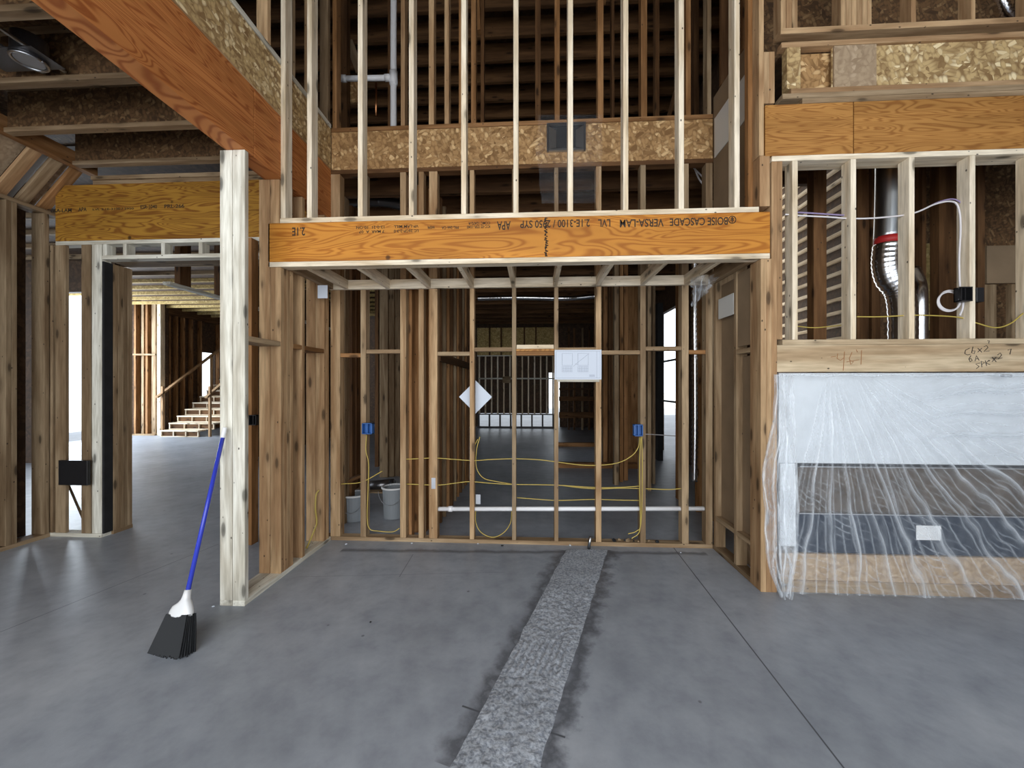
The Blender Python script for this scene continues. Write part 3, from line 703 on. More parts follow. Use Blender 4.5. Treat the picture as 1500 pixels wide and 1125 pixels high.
for s in range(2):
    pts = [PT(1138+s*10, 800, 2.8), PT(1132+s*26, 825, 2.79), PT(1137+s*20, 850, 2.79), (XF(1146+s*6, 2.8), 2.8, .03)]
    tube('torn_strip', pts, .009, 'sheet_thick', 'torn %s strand at the bottom of the hanging plastic edge' % ('left', 'right')[s], 'plastic strip', 'torn plastic strands')

# ================================================================== LEFT ROOM
YL = 3.60
board('header_beam', -4.80, -2.165, YL, YL+.089, 2.975, 3.535, 'lvl_dim', 'deep golden laminated beam with faint stamp behind the white-grey post', 'beam', bev=.001)
hg = bpy.context.scene.collection.objects[-1]
def stampg(s, a, b, y, size):
    x0, x1 = XF(a, YL), XF(b, YL)
    text('stamp_text', s, size, (x0, YL-.0012, ZF(y, (a+b)/2, YL)), (math.pi/2, 0, 0), 'stamp', hg, width=x1-x0)
stampg('APA', 115, 127, 309.5, .055); stampg('LVL 2.1E-3100 / 2950', 136, 196, 307.5, .028); stampg('ESR-1040', 206, 230, 305.5, .05); stampg('PRL-266', 241, 270, 304.5, .05)
stampg('VERSA-LAM', 66, 105, 311, .05)
board('header_plate', -4.80, -2.165, YL, YL+.089, 2.936, 2.974, 'grey', 'pale flat plate nailed under the golden beam in the left room', 'board')
board('top_plate', -4.4, -2.165, YL, YL+.089, 3.5355, 3.5735, 'dull', 'lower brown plate above the golden beam in the left room', 'board')
board('top_plate', -4.4, -2.165, YL-.02, YL+.089, 3.574, 3.612, 'dull', 'upper brown plate above the golden beam in the left room', 'board')
# wall B members
wb = [(61, 77, 'dull', 'dull double-width stud right of the bright slit, left room', .06),
      (81, 96, 'dull', 'dull stud left of the tall bright opening, left room', .03),
      (119, 133, 'dull', 'stud right of the tall bright opening, left room', .089),
      (134.5, 149, 'grey', 'pale stud at the left side of the doorway to the stair hall', .089)]
for a, b, mt, lb, d in wb:
    board('wall_stud', XF(a, YL), XF(b, YL), YL, YL+d, .0385, 2.935, mt, lb, 'stud', 'studs of the left room back wall')
board('bottom_plate', XF(61, YL), XF(149, YL), YL-.003, YL+.089, 0, .038, 'grey', 'floor plate under the studs beside the stair hall doorway', 'board')
XJ = XF(149, YL)+.001
board('membrane_strip', XJ, XJ+.02, YL+.001, YL+.085, .0385, 2.765, 'felt', 'black membrane strip lining the left side of the stair hall doorway', 'strip', axis='Z')
for k in range(4):
    y = YL+.0895+k*.0465
    board('jamb_stud', XJ-.07, XJ+.02, y, y+.045, .0385, 2.764, 'dull', '%s jamb stud back from the black membrane in the stair hall doorway' % ORD[k], 'stud', 'jamb studs of the stair hall doorway')
board('bottom_plate', XJ-.07, XJ+.02, YL+.0895, YL+.28, 0, .038, 'dull', 'short floor plate under the stair hall doorway jamb', 'board', axis='Y')
# head of the doorway: plate, cripples
hx0, hx1 = XF(149, YL)+.002, -2.165
board('lintel_board', hx0, hx1, YL, YL+.089, 2.785, 2.823, 'grey', 'pale flat head board over the stair hall doorway', 'board')
board('lintel_board', hx0, hx1, YL+.0895, YL+.27, 2.785, 2.823, 'dull', 'second head board just behind the first over the stair hall doorway', 'board', axis='X')
for i, px in enumerate((150.5, 179.5, 235.5, 290.5)):
    board('cripple_stud', XF(px, YL)+.002, XF(px, YL)+.04, YL, YL+.089, 2.8235, 2.9355, 'grey', '%s tiny cripple stud from the left over the stair hall doorway' % ORD[i], 'stud', 'tiny cripples over the doorway')
# left side wall X=-4.85
XW = -4.85
ls = [(1.9, 'dull'), (2.3, 'dull'), (2.66, 'dull'), (2.98, 'dull'), (3.03, 'dull'), (3.27, 'dull'), (3.31, 'dull'), (3.55, 'dull')]
for i, (y, mt) in enumerate(ls):
    board('wall_stud', XW-.14, XW, y, y+W, .0385, 3.24, mt, '%s stud going back along the far left side wall' % ORD[i], 'stud', 'studs of the far left side wall')
board('bottom_plate', XW-.14, XW, .6, 3.595, 0, .038, 'dull', 'floor plate of the far left side wall', 'board')
board('top_plate', XW-.14, XW, .6, 3.68, 3.241, 3.279, 'dull', 'top plate of the far left side wall', 'board')
board('header_beam', XW-.10, XW-.001, 2.34, 2.978, 2.95, 3.24, 'header', 'grey-brown header in the far left side wall near the picture edge', 'beam', axis='Y') if False else None
for i, (a, b) in enumerate(((.8, 1.85), (2.345, 2.655), (2.70, 2.975))):
    board('wall_board', XW-.12, XW-.06, a, b, .039, 3.24, 'dull', '%s plank infill between studs of the far left side wall' % ORD[i], 'board', 'plank infill of the far left side wall', axis='Z')
# sloped rafters over that wall
board('ridge_beam', -4.52, -4.4405, .6, 3.68, 3.66, 3.80, 'warm', 'brown beam at the head of the sloping boards, far upper left', 'beam')
sl = [(3.60, 'warm'), (3.44, 'dull'), (3.28, 'tan'), (2.9, 'dull'), (2.6, 'warm'), (2.2, 'dull'), (1.9, 'warm')]
for i, (y, mt) in enumerate(sl):
    stick('rafter', (XW-.10, y, 3.30), (-4.53, y, 3.74), .038, .09, mt, '%s sloping board counted forward from the golden beam end, upper left' % ORD[i], 'rafter', 'sloping boards at upper left')
for i, (a, b, mt) in enumerate(((3.46, 3.58, 'platform'), (3.30, 3.42, 'foam'), (2.93, 3.26, 'platform'), (2.62, 2.88, 'dull'), (2.24, 2.58, 'platform'), (1.9, 2.2, 'platform'))):
    p = Vector((XW-.16, (a+b)/2, 3.33)); q = Vector((-4.62, (a+b)/2, 3.74))
    stick('sheathing_board', p, q, .012, b-a, mt, '%s sheathing panel between the sloping boards, counted forward from the golden beam' % ORD[i], 'board', 'sheathing between the sloping boards')
# ceiling I-joists of the left room
for i, y in enumerate((3.49, 3.01, 2.53, 2.05, 1.57, 1.09)):
    j = empty('i_joist', (-3.2, y, 3.655), '%s strand board ceiling joist forward from the golden beam, left room' % ORD[i], 'joist', 'ceiling joists of the left room')
    board('bottom_flange', -4.44, -2.021, y-.03, y+.03, 3.655, 3.692, 'dull', parent=j, bev=.001)
    board('top_flange', -4.44, -2.021, y-.03, y+.03, 4.008, 4.044, 'dull', parent=j, bev=.001)
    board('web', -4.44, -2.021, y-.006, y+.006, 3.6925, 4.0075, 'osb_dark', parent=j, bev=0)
board('ceiling_board', -4.43, -2.125, 3.4, 3.43, 3.66, 4.04, 'osb_dark') if False else None
# recessed light and its plate
rl = empty('recessed_light', (-3.3, 2.37, 3.66), 'recessed ceiling light can with pale ring on a metal bar between left joists', 'ceiling light')
lx, ly = XF(43, 2.37), 2.37
bm = bmesh.new()
bmesh.ops.create_cone(bm, cap_ends=True, segments=32, radius1=.085, radius2=.085, depth=.14)
link('can', bm, 'dark_duct', rl, (lx, ly, 3.76), smooth=False)
bm = bmesh.new(); tube_into(bm, [Vector((lx+.082*math.cos(a*math.pi/16), ly+.082*math.sin(a*math.pi/16), 3.68)) for a in range(33)], .009, 8)
link('trim_ring', bm, 'steel', rl, (0, 0, 0), smooth=True)
bm = bmesh.new(); bmesh.ops.create_cone(bm, cap_ends=True, segments=32, radius1=.070, radius2=.070, depth=.012)
link('lens', bm, 'metal_plate', rl, (lx, ly, 3.684))
board('mounting_plate', lx-.30, lx+.14, ly-.09, ly+.09, 3.695, 3.70, 'dark_duct', parent=rl, axis='X')
for s in (-1, 1): board('hanger_bar', lx+.02*s-.1*s, lx+.02*s-.1*s+.02, 2.10, 2.499, 3.70, 3.715, 'steel', parent=rl)
# stud left of the tan corner, with its black box
board('wall_stud', XF(362, 3.55), XF(374, 3.55), 3.50, 3.59, .001, 2.93, 'warm', 'reddish stud seen between the white-grey post and the tan corner stack', 'stud')
def outlet_box(px0, px1, py0, py1, Y, mat, label, d=.07):
    e = empty('outlet_box', (XF((px0+px1)/2, Y), Y, ZF(py1, px0, Y)), label, 'outlet box', None)
    x0, x1, z0, z1 = XF(px0, Y), XF(px1, Y), ZF(py1, px0, Y), ZF(py0, px0, Y); t = .006
    bm = bmesh.new()
    for (a, b, c, dd, e0, e1) in ((x0, x1, Y+d-t, Y+d, z0, z1), (x0, x0+t, Y, Y+d, z0, z1), (x1-t, x1, Y, Y+d, z0, z1), (x0, x1, Y, Y+d, z0, z0+t), (x0, x1, Y, Y+d, z1-t, z1), ((x0+x1)/2-t/2, (x0+x1)/2+t/2, Y+.01, Y+d, z0, z1)):
        r = bmesh.ops.create_cube(bm, size=1)
        for v in r['verts']: v.co = Vector(((a+b)/2+v.co.x*(b-a), (c+dd)/2+v.co.y*(dd-c), (e0+e1)/2+v.co.z*(e1-e0)))
    link('box_shell', bm, mat, e, (0, 0, 0))
    for zz in (z0+.008, z1-.014): board('mounting_ear', x0-.006, x0-.0005, Y+.01, Y+.03, zz, zz+.012, mat, parent=e)
    return e
outlet_box(364, 375, 608, 623, 3.43, 'black', 'small black electrical box between the white-grey post and tan corner stack')
outlet_box(530, 545, 620, 636, 3.60, 'blue_plastic', 'blue electrical box left of the white diamond sheet', .058)
outlet_box(929, 942, 622, 639, 3.60, 'blue_plastic', 'blue electrical box right of the pinned drawing', .058)
ob = outlet_box(1408, 1425, 420, 441, 2.86, 'black', 'double black switch box on the pale stud beside the coiled cable', .0485)
x0 = XF(1431, 2.95); board('box_extension', x0, XF(1442, 2.95), 2.95, 2.99, ZF(442, 1435, 2.95), ZF(421, 1435, 2.95), 'black', parent=ob, axis='Z')
# black panel leaning low by the left opening and a leaning scrap plank
board('black_panel', XF(89, 3.55), XF(131, 3.55), 3.53, 3.56, ZF(710, 100, 3.55), ZF(674, 100, 3.55), 'black', 'matt black low panel fixed across studs by the tall bright opening', 'panel', axis='X')
stick('scrap_plank', (XF(116, 3.9), 3.95, .02), (XF(99, 3.9), 3.75, .92), .02, .09, 'dull', 'scrap plank leaning by the tall bright opening', 'plank')

# ================================================================== STAIR HALL
# studs on the wall facing us and the long side wall
for i, (a, b) in enumerate(((196, 199), (207, 210.5), (213, 216), (222, 228))):
    board('wall_stud', XF(a, 11.15), XF(b, 11.15), 11.15, 11.29, .04, 4.15, 'dull' if i % 2 else 'warm', '%s far stud from the left before the bright corner of the stair hall' % ORD[i], 'stud', 'far studs facing us in the stair hall')
board('corner_stud', XF(230, 11.1), XF(235, 11.1), 11.10, 11.24, .0, 4.2, 'pale', 'bright pale corner stud left of the staircase', 'stud')  # pale wood stands for the light on this stud
board('fire_block', XF(196, 11.1), XF(229, 11.1), 11.06, 11.149, 2.45, 2.5, 'dull', 'far horizontal block left of the bright corner stud', 'block')
board('bottom_plate', XF(196, 11.1), XF(229, 11.1), 11.05, 11.149, 0, .04, 'dull', 'far floor plate left of the bright corner stud', 'board')
for i, y in enumerate((11.45, 11.7, 11.95, 12.25, 12.6, 13.36, 13.7)):
    board('wall_stud', -11.555, -11.42, y, y+.045, 0, 3.75, 'warm', '%s reddish stud back along the wall beside the staircase' % ORD[i], 'stud', 'studs beside the staircase')
board('top_plate', -11.555, -11.38, 11.3, 15, 4.15, 4.22, 'tan', 'pale top plate of the wall beside the staircase', 'board')
board('header_beam', -11.555, -11.42, 11.3, 14.9, 3.76, 4.13, 'dark', 'dark header band along the wall beside the staircase', 'beam')
# ceiling joists of the stair hall (farther ones coloured as lit)
for i in range(16):
    y = 4.6+i*.56
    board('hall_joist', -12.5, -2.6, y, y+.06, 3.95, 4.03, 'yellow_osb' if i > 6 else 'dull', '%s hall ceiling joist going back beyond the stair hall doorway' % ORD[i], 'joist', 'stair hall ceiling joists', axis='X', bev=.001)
board('hall_beam', -4.68, -4.58, 4.6, 8.6, 2.80, 2.84, 'grey', 'pale plate of the dropped framing crossing the stair hall ceiling', 'board')
for i in range(6):
    y = 4.75+i*.62
    board('cripple_stud', -4.67, -4.59, y, y+.16, 2.841, 3.69, 'dark', '%s dark upright of the dropped framing crossing the hall ceiling' % ORD[i], 'stud', 'dark uprights of the dropped framing')
# staircase
st = empty('staircase', (-10.5, 10.8, 0), 'straight open wooden staircase with pale-edged steps and rails', 'staircase')
sx0, sx1 = XF(235.5, 10.8), XF(291, 10.8)
for k in range(13):
    z, y = .195*k, 10.8+.27*k
    wd = sx1 if k < 1 else sx1+.25
    board('tread', sx0-.01, wd, y-.02, y+.27, z+.157, z+.195, 'pale', parent=st, axis='X')
    board('riser', sx0, wd, y+.03, y+.045, z, z+.156, 'dark', parent=st, axis='X')
    board('bottom_rail', sx0-.005, wd, y-.012, y+.029, z, z+.022, 'pale', parent=st, axis='X')
    for q in range(4):
        xx = sx0+(wd-sx0-.03)*q/3
        board('cleat', xx, xx+.03, y-.012, y+.029, z+.022, z+.156, 'pale', parent=st, axis='Z')
def rail(x, y0, z0, y1, z1): 
    o = stick('handrail', (x, y0, z0), (x, y1, z1), .045, .10, 'tan', parent=st); o.location = Vector((x, y0, z0))-st.location
rail(sx0-.05, 10.72, 1.17, 13.4, 3.1); rail(sx1+.27, 10.75, 1.17, 13.4, 3.1)
for x in (sx0-.03, sx1+.27):
    board('newel_post', x-.03, x+.03, 10.86, 10.92, 0, 1.5, 'tan', parent=st)
    board('newel_post', x-.03, x+.03, 12.6, 12.66, 1.2, 2.6, 'tan', parent=st)

# ================================================================== BEHIND THE ALCOVE
# depthwise stud walls
for i in range(11):
    y = 3.98+i*.2
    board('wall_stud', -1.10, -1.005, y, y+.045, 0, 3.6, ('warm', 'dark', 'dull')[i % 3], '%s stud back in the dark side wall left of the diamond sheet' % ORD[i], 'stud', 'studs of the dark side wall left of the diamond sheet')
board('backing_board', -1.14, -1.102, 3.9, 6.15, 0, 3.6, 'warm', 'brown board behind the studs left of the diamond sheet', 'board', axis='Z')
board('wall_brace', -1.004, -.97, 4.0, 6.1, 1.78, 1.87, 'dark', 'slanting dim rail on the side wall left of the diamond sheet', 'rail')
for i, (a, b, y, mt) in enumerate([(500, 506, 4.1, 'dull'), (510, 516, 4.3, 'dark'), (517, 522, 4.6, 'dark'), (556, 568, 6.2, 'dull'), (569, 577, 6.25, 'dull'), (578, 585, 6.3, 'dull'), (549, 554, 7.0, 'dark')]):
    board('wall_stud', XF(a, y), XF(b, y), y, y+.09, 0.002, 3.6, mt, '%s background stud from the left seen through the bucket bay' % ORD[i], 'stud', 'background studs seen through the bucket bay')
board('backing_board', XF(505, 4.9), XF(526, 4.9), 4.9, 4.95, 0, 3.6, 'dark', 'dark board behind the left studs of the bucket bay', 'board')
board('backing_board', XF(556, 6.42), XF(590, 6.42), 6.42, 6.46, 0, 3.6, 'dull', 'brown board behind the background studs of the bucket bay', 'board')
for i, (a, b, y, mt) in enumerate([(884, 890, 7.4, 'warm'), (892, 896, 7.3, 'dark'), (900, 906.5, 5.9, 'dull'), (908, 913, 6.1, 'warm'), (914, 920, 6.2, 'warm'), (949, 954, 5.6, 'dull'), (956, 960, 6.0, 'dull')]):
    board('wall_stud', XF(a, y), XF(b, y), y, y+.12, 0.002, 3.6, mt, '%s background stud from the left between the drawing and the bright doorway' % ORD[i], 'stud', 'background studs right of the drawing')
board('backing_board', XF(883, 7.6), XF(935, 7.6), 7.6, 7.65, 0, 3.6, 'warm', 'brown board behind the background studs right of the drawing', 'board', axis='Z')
board('door_liner', XF(961, 8.0)-.0, XF(969, 8.0), 7.9, 8.14, 0, 3.2, 'felt', 'black lining at the left edge of the bright doorway opening', 'strip', axis='Z')
board('wall_stud', XF(993.5, 5.2), XF(998, 5.2), 5.2, 5.3, 0, 3.6, 'warm', 'reddish stud at the right edge of the bright doorway', 'stud')
for i, z in enumerate((1.15, 2.06)):
    board('window_bar', 3.03, 3.07, 8.15, 9.2, z, z+.04, 'black', '%s thin dark bar crossing the bright doorway, counted upward' % ORD[i], 'bar', 'dark bars of the bright doorway')
for i, (a, b, y, mt) in enumerate([(1020, 1034, 4.7, 'warm'), (1036, 1078, 4.4, 'dull')]):
    board('backing_board', XF(a, y), XF(b, y), y, y+.04, 0.002, 3.6, mt, '%s brown board behind the foil tube at the right of the alcove' % ORD[i], 'board', 'brown boards behind the foil tube')
# wing behind the fireplace chase
struct('wall_chase_back', 3.6, 5.6, 4.3, 4.35, 0, 6.9, 'osb_dark')
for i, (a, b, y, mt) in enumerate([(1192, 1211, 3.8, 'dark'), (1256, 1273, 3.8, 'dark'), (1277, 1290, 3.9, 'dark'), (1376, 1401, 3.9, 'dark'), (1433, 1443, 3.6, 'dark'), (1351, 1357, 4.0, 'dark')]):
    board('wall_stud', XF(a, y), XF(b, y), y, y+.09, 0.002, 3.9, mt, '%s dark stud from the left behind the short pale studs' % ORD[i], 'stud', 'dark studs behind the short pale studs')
# rows of pale strip edges on the wing's side wall
for i in range(19):
    z = 1.80+i*.19
    board('furring_strip', 4.41, 4.46, 4.9, 7.5, z, z+.045, 'pale', '%s pale strip up on the side wall behind the short pale studs' % ORD[i], 'strip', 'pale strips behind the short pale studs')
struct('wall_furring', 4.46, 4.5, 4.36, 7.6, 0, 6.9, 'osb_shell')
board('backing_board', XF(1357, 4.2), XF(1376, 4.2), 4.2, 4.24, 2.1, 3.0, 'yellow_osb', 'small tan framed board with a dark hole behind the duct', 'board', axis='Z')
board('junction_panel', XF(1446, 4.1), XF(1490, 4.1), 4.1, 4.13, 2.55, 2.93, 'brown_board', 'plain beige panel high behind the last bays on the right', 'panel', axis='X')
for i, (a, b) in enumerate(((1437, 1460), (1482, 1487))):
    board('wall_stud', XF(a, 4.1), XF(b, 4.1), 4.1, 4.15, 0, 2.54, 'dull', '%s stud under the plain beige panel at the right' % ORD[i], 'stud', 'studs under the beige panel')

# far back wall: studs and yellow-lit sheathing
board('far_sill', XF(699, 13.7), XF(812, 13.7), 13.7, 13.8, .4705, .51, 'black', 'dark far sill over the bright strip at the very back', 'board')
board('far_header', XF(699, 13.7), XF(812, 13.7), 13.7, 13.8, 2.581, 2.6195, 'grey', 'thin pale plate under the yellowish far band', 'board')
for i in range(13):
    px = 701+i*9.0
    board('far_stud', XF(px, 13.7), XF(px, 13.7)+.05, 13.7, 13.8, .511, 2.58, 'pale', '%s thin pale far stud from the left at the very back' % ORD[i], 'stud', 'thin pale studs at the very back')  # pale wood stands for the light on these studs
for i in range(8):
    px = 700+i*15.6
    board('far_stud', XF(px, 13.7), XF(px, 13.7)+.06, 13.7, 13.8, .0605, .47, 'black', '%s dark short upright across the bright far floor strip' % ORD[i], 'stud', 'dark uprights across the bright far strip')
board('far_plate', XF(699, 13.7), XF(812, 13.7), 13.7, 13.8, 0, .06, 'black', 'dark floor plate across the far bright strip', 'board')
board('far_rail', XF(699, 13.4), XF(812, 13.4), 13.66, 13.699, 1.75, 1.80, 'grey', 'thin pale rail across the far studs', 'rail')
board('far_box', XF(735, 13.3), XF(747, 13.3), 13.6, 13.659, 1.62, 1.85, 'dull', 'small beige panel on the far studs above the diamond sheet', 'panel')
board('sheathing_sheet', XF(699, 13.8), XF(812, 13.8), 13.801, 13.83, 2.62, 3.62, 'yellow_osb', 'yellow-lit sheathing band at the very back above the thin far studs', 'panel', axis='X')
for i in range(5):
    px = 716+i*17
    board('far_stud', XF(px, 13.7), XF(px, 13.7)+.05, 13.7, 13.80, 2.62, 3.62, 'dark', '%s dark upright on the yellowish far band' % ORD[i], 'stud', 'dark uprights on the yellowish band')
for i, (px, mt) in enumerate(((832, 'dark'), (840, 'dark'), (852, 'dull'), (862, 'dark'), (870, 'dark'))):
    board('far_stud', XF(px, 13.2), XF(px, 13.2)+.06, 13.2, 13.3, 0, 3.5, mt, '%s far stud from the left beneath the pinned drawing' % ORD[i], 'stud', 'far studs beneath the pinned drawing')
for i, (z0, z1) in enumerate(((.42, .62), (1.0, 1.15), (1.38, 1.44))):
    board('far_rail', XF(819, 13.1), XF(873, 13.1), 13.1, 13.19, z0, z1, 'dark', '%s dark far cross rail beneath the pinned drawing, counted upward' % ORD[i], 'rail', 'dark far cross rails')
for i, (py, Y) in enumerate(((652, 9.6), (682, 7.1))):
    x0, x1 = XF(818, Y), XF(873 if i == 0 else 935, Y)
    board('floor_lumber', x0, x1, Y, Y+.14, 0, .09, 'warm', '%s reddish lumber piece lying on the dark floor, counted forward' % ORD[i], 'lumber', 'reddish lumber on the dark floor')
# kitchen ceiling joists and dark ducts
for i in range(15):
    y = 4.2+i*.64
    board('ceiling_joist', -2.5, 2.95, y, y+.06, 3.655, 4.02, 'dark', '%s dark ceiling joist going back beyond the alcove' % ORD[i], 'joist', 'dark ceiling joists beyond the alcove', axis='X', bev=.001)
for i in range(16):
    y = 4.3+i*.42
    board('rafter', -8, 2.9, y, y+.05, 6.62, 6.899, 'dark', '%s dim rafter going back under the high roof' % ORD[i], 'rafter', 'dim rafters of the high roof', axis='X', bev=.001)
def flex(name, pts, r, mat, label, cat='duct', amp=.12, step=.018, group=None):
    P = catmull(pts, 14); out = []; rad = []
    # resample
    L = [0]
    for a, b in zip(P, P[1:]): L.append(L[-1]+(b-a).length)
    n = max(8, int(L[-1]/(step/2))); k = 0
    for i in range(n+1):
        d = L[-1]*i/n
        while k < len(L)-2 and L[k+1] < d: k += 1
        t = (d-L[k])/max(1e-9, L[k+1]-L[k]); out.append(P[k].lerp(P[k+1], min(1, t)))
        rad.append(r*(1-amp*(i % 2))*(1+.06*mn.noise(Vector((i*.7, r*9, 2)))))
    org = out[0].copy(); bm = bmesh.new(); tube_into(bm, [p-org for p in out], r, 16, rad)
    return tag(link(name, bm, mat, None, org, smooth=True), label, cat, group)
flex('flex_duct', [PT(640, 268, 4.6), PT(700, 273, 4.7), PT(760, 272, 4.8), PT(800, 272, 4.9)], .07, 'foil', 'crinkled silver duct behind the studs left of the vent opening')
flex('flex_duct', [PT(489, 262, 4.4), PT(540, 272, 4.5), PT(590, 280, 4.6)], .10, 'dark_duct', 'dark flexible duct behind the lower left upper studs')
flex('flex_duct', [PT(880, 258, 4.4), PT(930, 262, 4.5), PT(1000, 255, 4.6)], .05, 'dark_duct', 'dim flexible duct right of the vent opening')
flex('flex_duct', [PT(490, 298, 4.55), PT(560, 296, 4.55), PT(600, 304, 4.55)], .06, 'dark_duct', 'lower dim duct behind the left upper studs')
flex('flex_duct', [PT(700, 437, 7.9), PT(760, 436, 7.9), PT(830, 437, 7.9), PT(872, 434, 7.6)], .05, 'foil', 'silver duct hung under the dark joists beyond the middle studs')
flex('flex_duct', [(XF(1452, 3.2), 3.2, 4.75), (XF(1466, 3.15), 3.15, 4.52), (XF(1482, 3.2), 3.2, 4.4), (XF(1500, 3.2), 3.2, 4.6)], .035, 'foil', 'bit of shiny flexible duct at the top right corner', amp=.3, step=.03)
flex('foil_tube', [(XF(1017, 4.0), 4.0, 3.2), PT(1017, 470, 4.0), PT(1018, 560, 4.0), PT(1018, 640, 4.0), PT(1017, 705, 4.0)], .033, 'foil', 'thin crinkled foil tube hanging at the right of the alcove', amp=.3, step=.05)
for i, (a, b, c) in enumerate((((1016, 243), (1024, 262), (1034, 275)), ((1016, 246), (1028, 258), (1036, 268)))):
    tube('cable', [PT(*a, 4.0), PT(*b, 4.0), PT(*c, 4.0)], .008, 'white_cable', '%s white cable loop at the right end above the header' % ORD[i], 'cable', 'white loops above the header')
# big vent pipe behind the short pale studs
Yp = 3.35
vp = empty('vent_pipe', (XF(1303, Yp), Yp, 1.9), 'shiny round vent pipe with a red tape band behind the short pale studs', 'vent pipe')
tube('pipe_body', [PT(1303, 215, Yp), PT(1302, 290, Yp), PT(1300, 352, Yp)], .088, 'steel', parent=vp, seg=28)
tube('tape_band', [PT(1300.6, 348, Yp), PT(1300.2, 358, Yp)], .0905, 'red_tape', parent=vp, seg=28, smoothpath=False)
P = catmull([PT(1300, 358, Yp), PT(1298, 385, Yp), PT(1303, 408, Yp), PT(1317, 428, Yp), PT(1322, 460, Yp), PT(1322, 505, Yp)], 12)
rad = [.094*(1-.05*(i % 3 == 0)) for i in range(len(P))]
bm = bmesh.new(); tube_into(bm, P, .09, 28, rad); link('elbow', bm, 'foil', vp, (0, 0, 0), smooth=True)
tube('vent_pipe', [PT(1336, 395, 3.7), PT(1345, 415, 3.65), PT(1347, 440, 3.6), PT(1347, 505, 3.6)], .055, 'foil', 'slimmer silver pipe right of the big taped vent pipe', 'vent pipe', seg=20)
# cables in the fireplace wall
Yc = 2.955
tube('cable', [PT(1150, 314, Yc), PT(1175, 316, Yc), PT(1215, 318, Yc), PT(1240, 320, Yc), PT(1270, 320, Yc), PT(1300, 318, Yc), PT(1325, 315, Yc), PT(1345, 310, Yc), PT(1370, 299, Yc), PT(1392, 295, Yc), PT(1403, 302, Yc), PT(1407, 330, Yc), PT(1405, 380, Yc), PT(1406, 420, Yc)], .006, 'white_cable', 'white cable looping across the bays and down to the switch box', 'cable')
tube('cable', [PT(1165, 311, Yc+.02), PT(1200, 313, Yc+.02), PT(1245, 316, Yc+.02)], .006, 'purple_cable', 'purple cable beside the white one in the first two bays', 'cable')
tube('cable', [PT(1350, 308, Yc+.02), PT(1375, 296, Yc+.02), PT(1398, 292, Yc+.02), PT(1410, 305, Yc+.02), PT(1412, 350, Yc+.02), PT(1410, 418, Yc+.02)], .005, 'purple_cable', 'purple cable bending down beside the white one to the switch box', 'cable')
co = []
for k in range(90):
    a = k*2*math.pi/18; r_ = 14+2.2*math.sin(k*.37)
    co.append(PT(1389+r_*1.15*math.cos(a), 440+r_*math.sin(a), 2.93+.0035*(k//18)))
co += [PT(1400, 425, 2.93), PT(1408, 432, 2.92)]
tube('cable_coil', co, .0045, 'white_cable', 'coil of white cable hanging left of the black switch box', 'cable coil')
tube('cable', [PT(1411, 442, 2.93), PT(1410, 452, 2.925), PT(1406, 462, 2.92)], .006, 'white_cable', 'short white cable tail under the black switch box', 'cable')
tube('cable', [PT(1255, 464, Yc), PT(1290, 464, Yc), PT(1330, 462, Yc), PT(1360, 462, Yc), PT(1405, 465, Yc), PT(1430, 473, Yc), PT(1458, 480, Yc), PT(1480, 474, Yc), PT(1500, 458, Yc), PT(1515, 450, Yc)], .0045, 'yellow_cable', 'thin yellowish cable sagging low across the right-hand bays', 'cable')
tube('cable', [PT(1168, 478, 3.1), PT(1195, 480, 3.1), PT(1236, 476, 3.1)], .004, 'yellow_cable', 'yellow cable low in the first bay right of the alcove', 'cable')
# white waste pipe across the alcove back wall
Yw = YB+.0445
wp = empty('waste_pipe', (0, Yw, .33), 'white plastic waste pipe running level through the alcove back wall studs', 'pipe')
tube('pipe_run', [PT(641, 745.5, Yw), PT(1036, 745, Yw)], .021, 'pvc', parent=wp, smoothpath=False, seg=16)
tube('coupling', [PT(657, 745.5, Yw), PT(663, 745.5, Yw)], .027, 'pvc', parent=wp, smoothpath=False, seg=16)
Ys = YB+.05
cabs = [
 ([(500, 709), (530, 706), (560, 690)], 'yellow cable low in the bucket bay'),
 ([(590, 673), (620, 671.5), (640, 671), (690, 674.5), (720, 673), (755, 672), (790, 673.5), (818, 677), (850, 681), (878, 681.5), (905, 678), (925, 668), (935, 655), (937, 640)], 'upper yellow cable crossing the middle bays to the right blue box'),
 ([(595, 709), (640, 710.5), (665, 708), (688, 705.5), (720, 708), (750, 709.5), (812, 710.5), (870, 714), (905, 714), (938, 712)], 'lower yellow cable crossing the middle bays of the alcove back wall'),
 ([(822, 711), (850, 714.5), (878, 716), (910, 715), (950, 716), (980, 717), (1003, 715)], 'yellow cable splitting off towards the right corner of the back wall'),
 ([(757, 729), (790, 731.5), (820, 733), (870, 731.5), (905, 732.5), (938, 733)], 'third yellow cable just above the white pipe'),
 ([(697, 745), (697, 765), (705, 780), (722, 787), (738, 780), (748, 765), (750, 745), (754, 730)], 'yellow cable loop hanging below the white pipe'),
 ([(703, 640), (698, 660), (698, 685), (708, 700), (725, 705), (750, 709)], 'yellow cable curving down from beside the diamond sheet'),
 ([(700, 643), (695, 655), (696, 672)], 'short yellow cable end under the diamond sheet'),
 ([(537, 637), (536, 660), (540, 680), (539, 720), (538, 760), (542, 775), (555, 778), (575, 779), (585, 774)], 'yellow cable dropping down the stud from the left blue box'),
 ([(939, 640), (937, 670), (937, 720), (938, 760), (936, 780), (925, 789)], 'yellow cable dropping from the right blue box to the floor'),
 ([(940, 640), (941, 690), (939, 765), (932, 778), (920, 782)], 'second yellow cable dropping beside it from the right blue box'),
]
CAB = [c_[1] for c_ in cabs]
